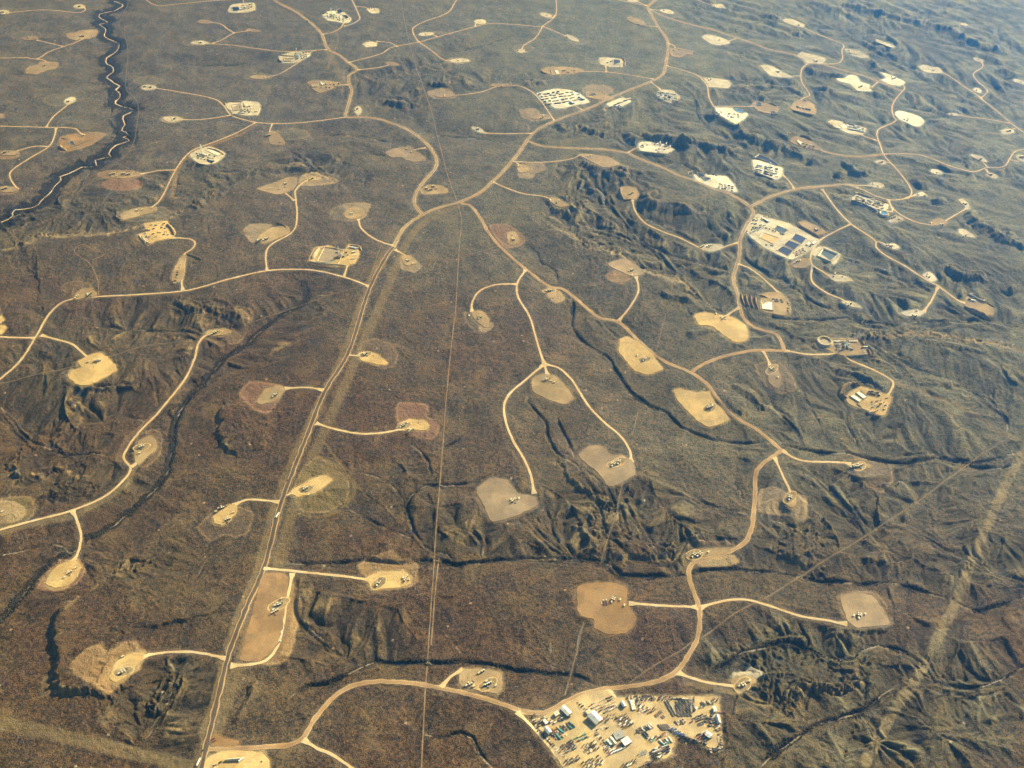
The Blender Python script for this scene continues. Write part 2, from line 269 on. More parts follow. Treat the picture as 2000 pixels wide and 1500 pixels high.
ROADS = [ # (type, points): P paved, G gravel, D dirt, T track, S thin scar track
 ('P',"388,1520 405,1450 443,1290 478,1195 515,1110 548,985 600,850 634,765 680,690 722,563 755,500 768,483"),
 ('Q',"768,483 790,445 825,420 860,405 895,396 935,378 965,352 1000,315 1040,262 1085,236 1140,216 1200,188 1277,157 1294,146 1300,127 1304,82 1285,52 1268,22 1265,14 1285,-4"),
 ('Q',"825,419 810,400 810,385 817,370 832,350 850,330 852,310 837,285 807,260 770,242 735,232 705,229 677,229 677,217 684,192 687,175 681,160 682,147 697,137 680,122 660,107 641,97 629,69 615,52 600,40 575,22 542,5 530,-8"),
 ('G',"-20,246 0,247 90,249 145,251 156,259 165,265"), ('S',"145,251 300,253 420,253"), ('G',"90,249 105,228 130,207 143,197"),
 ('G',"110,251 105,270 95,287 60,308 22,335 22,352 35,370"), ('G',"95,287 70,286 40,293 20,299"), ('G',"-20,115 0,114 50,113 72,115 95,102 125,91 150,82 165,74"),
 ('G',"123,91 100,85 72,79"), ('G',"72,115 88,119 94,125"), ('G',"-10,28 0,27 50,22 95,20 155,25 167,20 163,14"), ('G',"278,-6 305,11 340,9 400,3 450,0 520,-4"),
 ('G',"405,43 430,47 445,57 458,65"), ('G',"415,85 430,80 458,65 485,60"), ('G',"400,85 450,88 500,95 560,101 641,97"), ('G',"641,97 612,100 600,110 560,137 540,147 520,150"),
 ('G',"629,68 650,63 665,55 672,44"), ('G',"672,52 690,46 702,38 700,28 693,12 684,-6"), ('G',"693,14 708,14 722,18"), ('G',"680,123 745,105 765,93 820,82 900,60 955,47 1000,48 1055,52 1065,48 1085,30 1086,-6"),
 ('G',"817,82 807,65 808,54 830,42 865,30 880,20 887,8 897,-6"), ('G',"777,92 762,84 735,81"), ('G',"855,73 845,68 832,67"), ('G',"817,82 850,105 870,119 890,120"), ('G',"697,137 745,131 762,126"), ('G',"928,53 930,45 938,43"),
 ('G',"1060,52 1045,75 1025,88 1018,98"), ('G',"1060,52 1085,62 1108,73"), ('G',"1085,30 1075,36 1066,31"), ('G',"1265,12 1230,5 1190,-4"), ('G',"1265,12 1240,2 1225,-4"), ('Q',"1270,20 1310,37 1400,62 1440,75 1500,96 1557,110 1577,125"),
 ('Q',"1577,125 1605,126 1640,136 1680,147 1720,161 1762,179"), ('G',"1437,76 1420,82"), ('G',"1350,-4 1380,8 1400,13"), ('G',"1605,126 1635,124 1645,115 1644,100 1647,88 1625,77 1600,70 1582,59 1562,51"),
 ('G',"1577,125 1566,135 1565,160 1575,175 1581,187 1570,193 1560,198"), ('G',"1565,149 1545,149"), ('G',"1760,160 1767,172 1762,179 1747,198 1742,212 1745,228 1750,235 1717,252 1712,265 1720,287 1726,301 1740,320 1757,337 1772,357 1780,372 1779,382 1770,387 1750,390 1735,390 1710,382 1692,374 1672,366"),
 ('G',"1750,235 1762,234"), ('Q',"1672,366 1650,361 1600,365 1545,372 1500,388 1480,396 1465,405"), ('G',"1650,361 1680,362 1705,363"), ('G',"1605,370 1630,406 1662,437 1710,470 1711,482 1725,497 1762,517 1800,540 1832,560 1855,575 1872,587 1886,593"),
 ('G',"1711,472 1722,474 1735,480"), ('G',"1832,561 1820,585 1803,610"), ('G',"1662,437 1625,455 1600,472 1587,490 1583,505 1588,520 1605,532 1622,541"), ('G',"1588,520 1584,535 1587,550 1612,572 1642,587 1660,594"), ('G',"1583,505 1570,508 1560,512"),
 ('Q',"1032,277 1062,286 1120,290 1175,292 1225,300 1240,305 1287,325 1325,342 1362,357 1400,372 1415,375 1445,390 1467,407 1472,415 1460,437 1445,470 1445,487 1441,512 1432,545 1442,582 1445,600"),
 ('D',"1445,600 1452,622 1470,637 1490,645 1515,652 1527,670 1532,685"), ('G',"1225,300 1238,291 1252,288"), ('G',"1362,357 1358,350 1364,347"), ('G',"1235,388 1240,412 1260,435 1290,450 1330,467 1375,487 1390,490 1425,480 1442,473"),
 ('G',"1441,515 1465,525 1500,550 1525,577"), ('G',"1445,600 1425,612 1418,618"), ('D',"1350,727 1380,708 1420,695 1470,684 1490,684 1532,686"), ('G',"1532,686 1580,689 1640,694 1660,705 1700,720 1738,740 1745,748 1740,762 1730,780"),
 ('G',"1490,684 1497,698 1505,715"), ('D',"900,398 918,402 937,425 955,455 975,480 1000,503 1027,526 1072,560 1100,565 1150,605 1170,620 1207,629 1237,657 1275,690 1300,707 1350,729 1382,752 1400,777 1430,810 1475,837 1500,857 1527,880"),
 ('G',"1527,880 1550,894 1575,901 1650,904 1662,908"), ('D',"1527,880 1510,892 1490,905 1476,925 1475,960 1472,1000 1468,1032 1450,1064 1400,1086 1358,1096 1346,1112 1346,1130 1355,1155 1365,1185 1367,1212 1362,1245 1345,1280 1322,1310 1287,1330 1225,1341 1175,1347"),
 ('D',"1175,1347 1125,1360 1087,1380 1062,1392 1025,1390 1000,1382 975,1373 900,1352 832,1339 775,1332 720,1333 675,1346 640,1373 612,1408 590,1443 557,1456 500,1460 408,1463"),
 ('G',"592,1445 620,1462 650,1475 700,1510"), ('G',"1010,1390 1045,1425 1075,1460 1115,1512"), ('G',"1185,1347 1200,1362 1212,1385 1240,1400 1290,1410 1340,1425 1375,1445"), ('G',"1367,1188 1395,1178 1430,1172 1460,1172 1500,1182 1560,1203 1610,1213 1655,1219"), ('G',"1228,1178 1290,1183 1365,1186"),
 ('G',"1322,1312 1350,1325 1390,1335 1440,1341"), ('G',"1512,893 1525,920 1535,943 1548,967"), ('G',"1027,527 1010,555 1012,580 1035,620 1047,662 1062,710"), ('G',"1010,556 985,555 960,558 935,570 922,592 922,610"),
 ('G',"1062,712 1035,735 997,768 985,790 987,820 1000,857 1025,900 1037,930 1043,965"), ('G',"1064,712 1090,718 1115,740 1125,755 1150,793 1180,825 1210,850 1230,880 1233,903"), ('G',"1062,710 1070,732"), ('G',"1207,629 1230,600 1245,575 1247,560 1242,540"),
 ('G',"722,560 700,551 675,543 620,530 580,526 523,529 450,545 370,567 270,577 190,580 130,588 100,610 70,657 40,705 0,742 -20,755"), ('G',"522,529 519,500 527,480 572,452 580,420 578,390 577,372 592,357 607,350"), ('G',"575,392 560,380 550,373"),
 ('G',"770,480 750,475 725,463 705,445 700,428"), ('G',"771,488 790,498 798,506"), ('G',"672,542 680,515"), ('G',"357,567 355,550 360,525 360,497 375,487 381,475 370,467 332,465"), ('T',"193,577 190,545 175,515 145,490 160,478 185,490 203,497 180,508"),
 ('G',"-20,657 0,658 70,660"), ('G',"80,655 110,663 140,673 165,692 180,705"), ('G',"430,650 405,656 388,668 380,700 357,747 312,802 275,840 252,870 242,895 255,915 240,940 205,970 140,997 75,1015 0,1036 -20,1042"), ('G',"256,912 270,902 285,890"), ('G',"142,998 155,1030 158,1055 150,1085 142,1098"),
 ('G',"290,171 350,180 420,194 437,207 452,226 480,235 500,239 532,242 575,241 625,236 677,229"), ('G',"345,234 400,233 450,226"), ('G',"500,239 462,260 420,277 375,295 350,322 330,357 322,377 307,397 290,407 240,416"), ('G',"345,332 310,335 275,340"),
 ('G',"532,242 527,258 532,262"), ('G',"682,166 655,167"), ('G',"700,229 698,218"), ('G',"832,289 812,292 802,294"), ('G',"960,354 990,368 1020,378 1060,385 1085,393"), ('G',"1000,316 1062,317 1110,312 1137,303"), ('G',"1008,318 1020,325"), ('G',"1040,261 1000,261 945,260"),
 ('G',"1083,236 1050,190 1025,172 1000,167 970,170 940,180 900,186 868,187"), ('G',"1078,231 1060,231"), ('G',"1140,217 1118,204"), ('G',"1277,155 1250,150 1185,141 1130,140 1100,139"), ('G',"1184,141 1183,128"), ('G',"1180,195 1165,191"), ('G',"1270,160 1290,175"), ('G',"1212,188 1225,196"),
 ('G',"1300,128 1340,140 1362,148 1380,165 1385,190 1393,208 1400,214"), ('G',"1362,148 1380,154"), ('G',"1395,209 1430,208 1470,208"), ('G',"1304,85 1315,89 1320,97"), ('G',"1286,53 1265,51 1248,47"), ('G',"1268,18 1300,23"),
 ('G',"1726,301 1800,305 1860,325 1900,336 1925,330 1960,325 1972,310 1985,295 2015,291"), ('G',"1930,328 1918,315"), ('G',"1925,332 1935,342"), ('G',"1972,312 1990,316"), ('G',"1915,192 1930,207 1962,230 2010,266"), ('G',"1915,192 1925,185 1929,175 1910,160 1901,145 1919,131 1917,120"), ('G',"1983,251 1970,257"), ('G',"1972,241 1930,233 1887,227 1865,224"), ('G',"1915,190 1875,165 1830,139"),
 ('S',"1890,-6 1892,17 1910,27 1950,45 2015,64"), ('S',"1890,50 1925,65 1962,72 2015,78"), ('G',"1735,390 1742,405 1762,421 1795,435 1832,440 1850,430 1890,406"), ('G',"1770,387 1790,381"), ('S',"1805,305 1815,325 1825,335"), ('G',"1552,370 1537,350 1527,342"), ('G',"1712,275 1690,267 1680,262"), ('Q',"1726,301 1680,306 1640,303 1598,292"),
 ('G',"1715,160 1702,170"), ('G',"1742,405 1742,413 1730,412"), ('G',"1742,320 1730,317"),
 ('G',"515,1110 560,1115 620,1120 680,1127 730,1135"), ('G',"443,1287 400,1276 350,1273 300,1278 275,1287"), ('G',"450,1300 490,1298 520,1290 538,1270 550,1235 560,1180 572,1120"), ('G',"545,981 510,977 480,977 455,988"), ('G',"560,968 590,955"), ('G',"617,827 650,837 700,847 750,845 790,837"), ('G',"632,762 600,757 555,759"), ('G',"676,693 700,696"), ('G',"862,1343 880,1322 905,1308"), ('G',"1180,141 1184,141"),
 ('T',"822,1512 828,1400 835,1290 848,1100 850,1060 858,960 870,800 880,690 890,600 897,480 901,430 893,395 875,345 860,287 842,215 830,180 812,130 800,87 787,25 782,-6"), ('T',"842,1260 848,1180 857,1090"),
 ('S',"745,478 719,550"), ('S',"708,558 650,575 600,592 550,610 500,627"), ('S',"1972,853 1900,900 1800,975 1700,1040 1600,1100 1540,1140 1500,1165 1440,1195 1370,1245"), ('S',"1350,1255 1330,1270 1270,1305 1230,1333"), ('S',"0,750 100,725 155,715"), ('S',"215,697 300,672 365,665"),
 ('S',"252,0 240,30 232,50 245,75 250,100 248,130 245,165 250,180 268,200 268,240 252,295 210,330 140,385"), ('S',"480,236 400,250 340,260 300,280 252,297"), ('S',"1288,195 1296,240 1301,258"), ('S',"1412,172 1403,207"), ('S',"1315,545 1310,572"), ('S',"1300,612 1282,685"), ('S',"1246,805 1235,850"), ('S',"1215,945 1200,1015 1188,1050 1175,1095"),
 ('S',"1140,1215 1122,1290 1103,1358"), ('S',"1029,465 1110,444"), ('S',"900,505 975,480"), ('S',"770,545 840,528 850,512"), ('S',"1450,1365 1480,1385 1500,1400"), ('S',"1415,100 1422,150"), ('S',"0,600 5,630"), ('S',"1240,1370 1185,1350"),
]
# ---------------------------------------------------------------- terrain relief
lin = lambda c: tuple(c)
SOIL = dict(sc=(.20,.145,.065,.75), sc2=(.22,.17,.085,.62), g2=(.25,.20,.11,.8), o2=(.30,.19,.08,.6), r2=(.24,.15,.08,.6), pa=(.45,.36,.20,.7), pa2=(.38,.28,.14,.6), ol=(.20,.15,.05,.6),
            Y=(.56,.41,.19,.95), y=(.37,.275,.15,.92), p=(.31,.235,.15,.9), W=(.70,.69,.63,1), w=(.53,.49,.40,.95), o=(.30,.19,.085,.85), r=(.22,.12,.07,.9), b=(.17,.115,.07,.5), g=(.18,.155,.105,.45), d=(.055,.055,.05,.8),
            yd=(.50,.39,.215,.95), sh=(.30,.215,.135,.75))
lines = {}
H = h0(GX, GY)
# wide swales along the creeks, then the incised channels
cl = [smooth_line(at0(*P(c[3]).T), 24) for c in CREEKS]
wob = [c.copy() for c in cl]
for c in wob:
    if len(c) > 4:
        c[1:-1, 0] += 5*gnoise(c[1:-1, 0]/22, c[1:-1, 1]/22, 31); c[1:-1, 1] += 5*gnoise(c[1:-1, 0]/22, c[1:-1, 1]/22, 32)
wide, _, _ = distfield(cl, 190)
H -= 9*np.exp(-(wide/80)**2)
CW = np.zeros((NY, NX)); CDK = np.zeros((NY, NX)); groups = {}
for k, c in enumerate(CREEKS): groups.setdefault(c[:3], []).append(wob[k])
nz = gnoise(GX/26, GY/26, 41)
INC = np.zeros((NY, NX)); BEDM = np.zeros((NY, NX))
for (dep, hwid, brush), ls in groups.items():
    dep *= 1.15
    ev = []
    for l_ in ls:
        cu = np.r_[0, np.cumsum(np.linalg.norm(np.diff(l_, axis=0), axis=1))]; inn = np.minimum(cu, cu[-1]-cu); ev.append(inn)
    d, EN, _ = distfield(ls, max(60, brush*3), vals=ev); taper = sstep(-5, 70, EN)
    dd = d+2.0*gnoise(GX/9, GY/9, 43); vary = np.clip(.8+.9*gnoise(GX/75, GY/75, 44), .35, 1.3)
    hw_ = min(hwid, 5.5)
    INC = np.maximum(INC, (dep*1.35+1.6)*vary*taper*np.exp(-(np.maximum(dd-1, 0)/(hw_*.75))**2))
    if brush > 12: CDK = np.maximum(CDK, sstep(brush*1.05, brush*.85, dd+brush*(.45*nz+.3*gnoise(GX/11, GY/11, 45))))
    else: CDK = np.maximum(CDK, taper*sstep(brush*1.4, brush*.4, dd/(vary*(.4+.6*taper)+.01)+brush*.65*nz))
    BEDM = np.maximum(BEDM, sstep(2.6, .8, d+1.2*gnoise(GX/8, GY/8, 47))*sstep(.05, .5, gnoise(GX/48, GY/48, 48)+.15))
# escarpments and buttes
warpx = 14*gnoise(GX/45, GY/45, 51)+7*gnoise(GX/18, GY/18, 52); warpy = 14*gnoise(GX/45, GY/45, 53)+6*gnoise(GX/18, GY/18, 54)
BARE = np.zeros((NY, NX))
_gx, _gy = GX, GY
GX = _gx+.8*warpx; GY = _gy+.8*warpy
for hgt, face, plat, pts in ESC:
    L = smooth_line(at0(*P(pts).T), 25)
    al_ = np.r_[0, np.cumsum(np.linalg.norm(np.diff(L, axis=0), axis=1))]
    d, AL, S = distfield([L], plat*2.2, vals=[al_], signed=True)
    if hgt < 0: S = -S; hgt = -hgt
    hgt *= .62; face *= .8; spur = np.abs(gnoise(AL/26, d*0+3.3*hgt, 57))*1.6+np.abs(gnoise(AL/11, d*.02+hgt, 58))*.7
    sd = d*S-11*spur*np.exp(-(d/28)**2)+4          # + on the high side
    ends = np.minimum(np.hypot(GX-L[0, 0], GY-L[0, 1]), np.hypot(GX-L[-1, 0], GY-L[-1, 1]))
    prof = np.where(sd > 0, np.exp(-(sd/plat)**2), 0)*sstep(0, face, sd+face*.5)
    prof = np.maximum(prof, np.where(sd <= 0, .5*np.clip(1+sd/(face*.7), 0, 1)**1.5, 0))
    fade = sstep(0, min(80, al_[-1]*.3), np.minimum(AL, al_[-1]-AL))
    far_ = sstep(plat*2.15, plat*1.2, d)
    H += hgt*prof*fade*far_
    BARE = np.maximum(BARE, np.exp(-((sd+face*.15)/(face*.8))**2)*fade*far_)
GX = _gx+9*gnoise(_gx/60, _gy/60, 51)+3*gnoise(_gx/25, _gy/25, 55); GY = _gy+9*gnoise(_gx/60, _gy/60, 53)
for hgt, hwid, pts in RIDGES:
    hgt *= .72; hwid *= .85
    q = at0(*P(pts).T); L = q if len(q) < 3 else smooth_line(q, 25)
    if len(L) == 1: L = np.array([L[0], L[0]+[6, 3]])
    d, _, _ = distfield([L], hwid*3)
    p_ = np.clip(1-d/(hwid*1.15), 0, 1); foot = np.exp(-(d/(hwid*1.1))**2)
    H += hgt*(.72*p_**.85+.28*foot*sstep(hwid*3, hwid*1.5, d))*(1+.12*nz)
    BARE = np.maximum(BARE, .75*sstep(.75, 1, p_)+.25*sstep(0, .4, p_)*(1-p_))
GX, GY = _gx, _gy
# downhill gullies: oriented noise that follows the slope, finer octaves branch off the coarser ones
AMP = np.full((NY, NX), .28)
for a, pts in ROUGH:
    q = at0(*P(pts).T); w_, d = polyfield(q, 160); AMP[w_] = np.maximum(AMP[w_], .28+a*1.4*sstep(90, -70, d+60*gnoise(GX[w_]/150, GY[w_]/150, 61)))
AMP *= .8+.5*gnoise(GX/240, GY/240, 63)
def grads(A):
    gi = np.gradient(A, axis=0)/np.gradient(YS)[:, None]                 # along t at constant s
    gs = np.gradient(A, axis=1)/np.gradient(SS)[None, :]
    hx = gs/hw(YS)[:, None]; dh = np.gradient(hw(YS))/np.gradient(YS)
    return hx, gi-hx*SS[None, :]*dh[:, None]
tiltx = .05*sstep(-200, 1800, GX); tilty = .035+.02*sstep(-200, 1800, GX)
gx, gy = grads(H)
gx = gx-tiltx*.9+.02*gnoise(GX/300, GY/300, 71); gy = gy+tilty*.9+.02*gnoise(GX/300, GY/300, 72)
G = np.zeros((NY, NX)); inner = (slice(0, NY), slice(0, NX))
for o, (wl, am, seed) in enumerate([(230, 4.6, 81), (120, 3.0, 82), (60, 1.6, 83), (30, .8, 84)]):
    mag = np.hypot(gx, gy)+1e-5; ux, uy = gx/mag, gy/mag; px_, py_ = -uy, ux
    X = GX/(wl*1.3); Y = GY/(wl*1.3); ix = np.floor(X); iy = np.floor(Y)
    va = np.zeros((NY, NX)); vd = np.zeros((NY, NX)); ws = np.zeros((NY, NX))
    for a in (-1, 0, 1):
        for b in (-1, 0, 1):
            r1 = _hash(ix+a, iy+b, seed); r2 = _hash(ix+a, iy+b, seed+100); r3 = _hash(ix+a, iy+b, seed+200)
            dx = (X-(ix+a+.5+.8*(r1-.5))); dy = (Y-(iy+b+.5+.8*(r2-.5)))
            wt = np.exp(-2.2*(dx*dx+dy*dy)); ph = (dx*px_+dy*py_)*6.2832*1.3+r3*6.28
            va += wt*np.cos(ph); vd += -wt*np.sin(ph); ws += wt
    va /= ws; vd /= ws
    k_ = am*np.clip(mag/.05, .35, 1.6)*AMP
    G += k_*(1.7*np.sqrt(va*va+.012)-.85)
    sg = vd*np.sign(va)*am*AMP*2*math.pi/wl*.4; gx = gx+sg*px_; gy = gy+sg*py_
fadefar = sstep(9000, 6500, GY)*sstep(-400, 500, GY)
H += G*fadefar*(1-.6*sstep(0, 3, INC))
H += .45*gnoise(GX/13, GY/13, 91)*fadefar+1.6*fbm(GX, GY, 75, 3, 93)*fadefar
H -= INC
H = H+12*sstep(7000, 20000, GY)*gnoise(GX/2500, GY/2500, 95)*4
GULLY = np.clip(-G/5.0, 0, 1)          # hollows get a darker ground colour

sdist, _, _ = distfield([smooth_line(at0(*P(c[2]).T), 30) for c in SCARS if c[0] > 13 and c[1] != 'pa'], 40); H += G*fadefar*-.7*sstep(30, 12, sdist)
# pixel -> point on the carved surface
def at(px, py, n=6, HH=None):
    A = H if HH is None else HH
    dx, dy, dz = ray(px, py); t = -CAM_H/dz
    for _ in range(n):
        z = sample(A, dx*t, dy*t); t = t*.3+.7*(z-CAM_H)/dz
    return np.stack([dx*t, dy*t], -1)

# graded road beds
ROADW = dict(P=4.4, Q=4.6, G=3.6, D=3.6, T=2.2, S=1.3)
roads = []
for ty, pts in ROADS:
    L = smooth_line(at(*P(pts).T), 9); roads.append([ty, L])
def bed(L, n):
    z = sample(H, L[:, 0], L[:, 1]); n = min(n, len(z)//2)
    if n > 0:
        zp = np.pad(z, n, mode='edge'); z = np.convolve(zp, np.ones(2*n+1)/(2*n+1), 'valid')
    return z
big = [r for r in roads if r[0] in 'PQGD']; small = [r for r in roads if r[0] in 'TS']
for rs, Rm, n in ((small, 9, 2), (big, 26, 6)):
    zs = [bed(r[1], n) for r in rs]
    D, V, _ = distfield([r[1] for r in rs], Rm, vals=zs)
    k = sstep(Rm, Rm*.42, D); H = H*(1-k)+V*k
RD = D
SO = np.zeros((NY, NX, 4))
def paint(w_, col, a):
    a = np.clip(a, 0, 1)[..., None]; S_ = SO[w_]; A0 = S_[..., 3:4]
    no = a+A0*(1-a); rgb = (np.array(col[:3])*a+S_[..., :3]*A0*(1-a))/np.maximum(no, 1e-6)
    SO[w_] = np.concatenate([rgb, no], -1)
full = (slice(0, NY), slice(0, NX))
n1 = gnoise(GX/14, GY/14, 101); n2 = gnoise(GX/45, GY/45, 102)
paint(full, (.40,.32,.185), BARE*.55*(.6+.5*n1))
paint(full, (.42, .37, .29), .75*BEDM); CDK *= 1-.8*BEDM
crest = np.clip(G/2.2, 0, 1)*sstep(.45, 1.1, AMP); paint(full, (.36, .27, .13), .62*crest*sstep(900, -300, GX)*sstep(-.3, .4, n2+.5*n1)); paint(full, (.28, .26, .155), .5*crest*sstep(-300, 900, GX)*sstep(-.3, .4, n2+.5*n1))
ne = sstep(600, 3800, GX+.55*(GY-2600)); paint(full, (.30, .30, .20), .42*ne*sstep(-.35, .5, n2+.8*gnoise(GX/160, GY/160, 103)+.3*n1))  # pale northeast slopes, their colour also lightened to imitate the bright haze there
for wd, ck, pts in SCARS:
    L = smooth_line(at(*P(pts).T), 20); d, _, _ = distfield([L], wd*1.5+6)
    c = SOIL[ck]; a_ = c[3]*sstep(wd*1.3, wd*.7, d+3*n1+1.5*n2)*(.85+.2*n2+.2*n1)
    if ck[:2] == 'pa': a_ = c[3]*sstep(wd*1.8, 0, d+5*n1+6*n2)*sstep(-.25, .45, n1+.8*n2)*1.2
    paint(full, c, a_)
for tset, wd, c in (('PQ', 13, (.30,.225,.12,.6)), ('D', 9, (.24,.18,.11,.6)), ('G', 8, (.27,.195,.125,.6)), ('S', 2.2, (.28,.22,.14,.5))):
    d, _, _ = distfield([r[1] for r in roads if r[0] in tset], wd*1.6+4)
    paint(full, c, c[3]*sstep(wd*1.3, wd*.5, d+.35*wd*n1+.2*wd*n2))
    if tset != 'S': rw = {'PQ': 8.5, 'D': 6.8, 'G': 5.2}[tset]; paint(full, (.07, .04, .022), .75*np.exp(-((d-rw)/1.7)**2)*(.7+.5*n1))
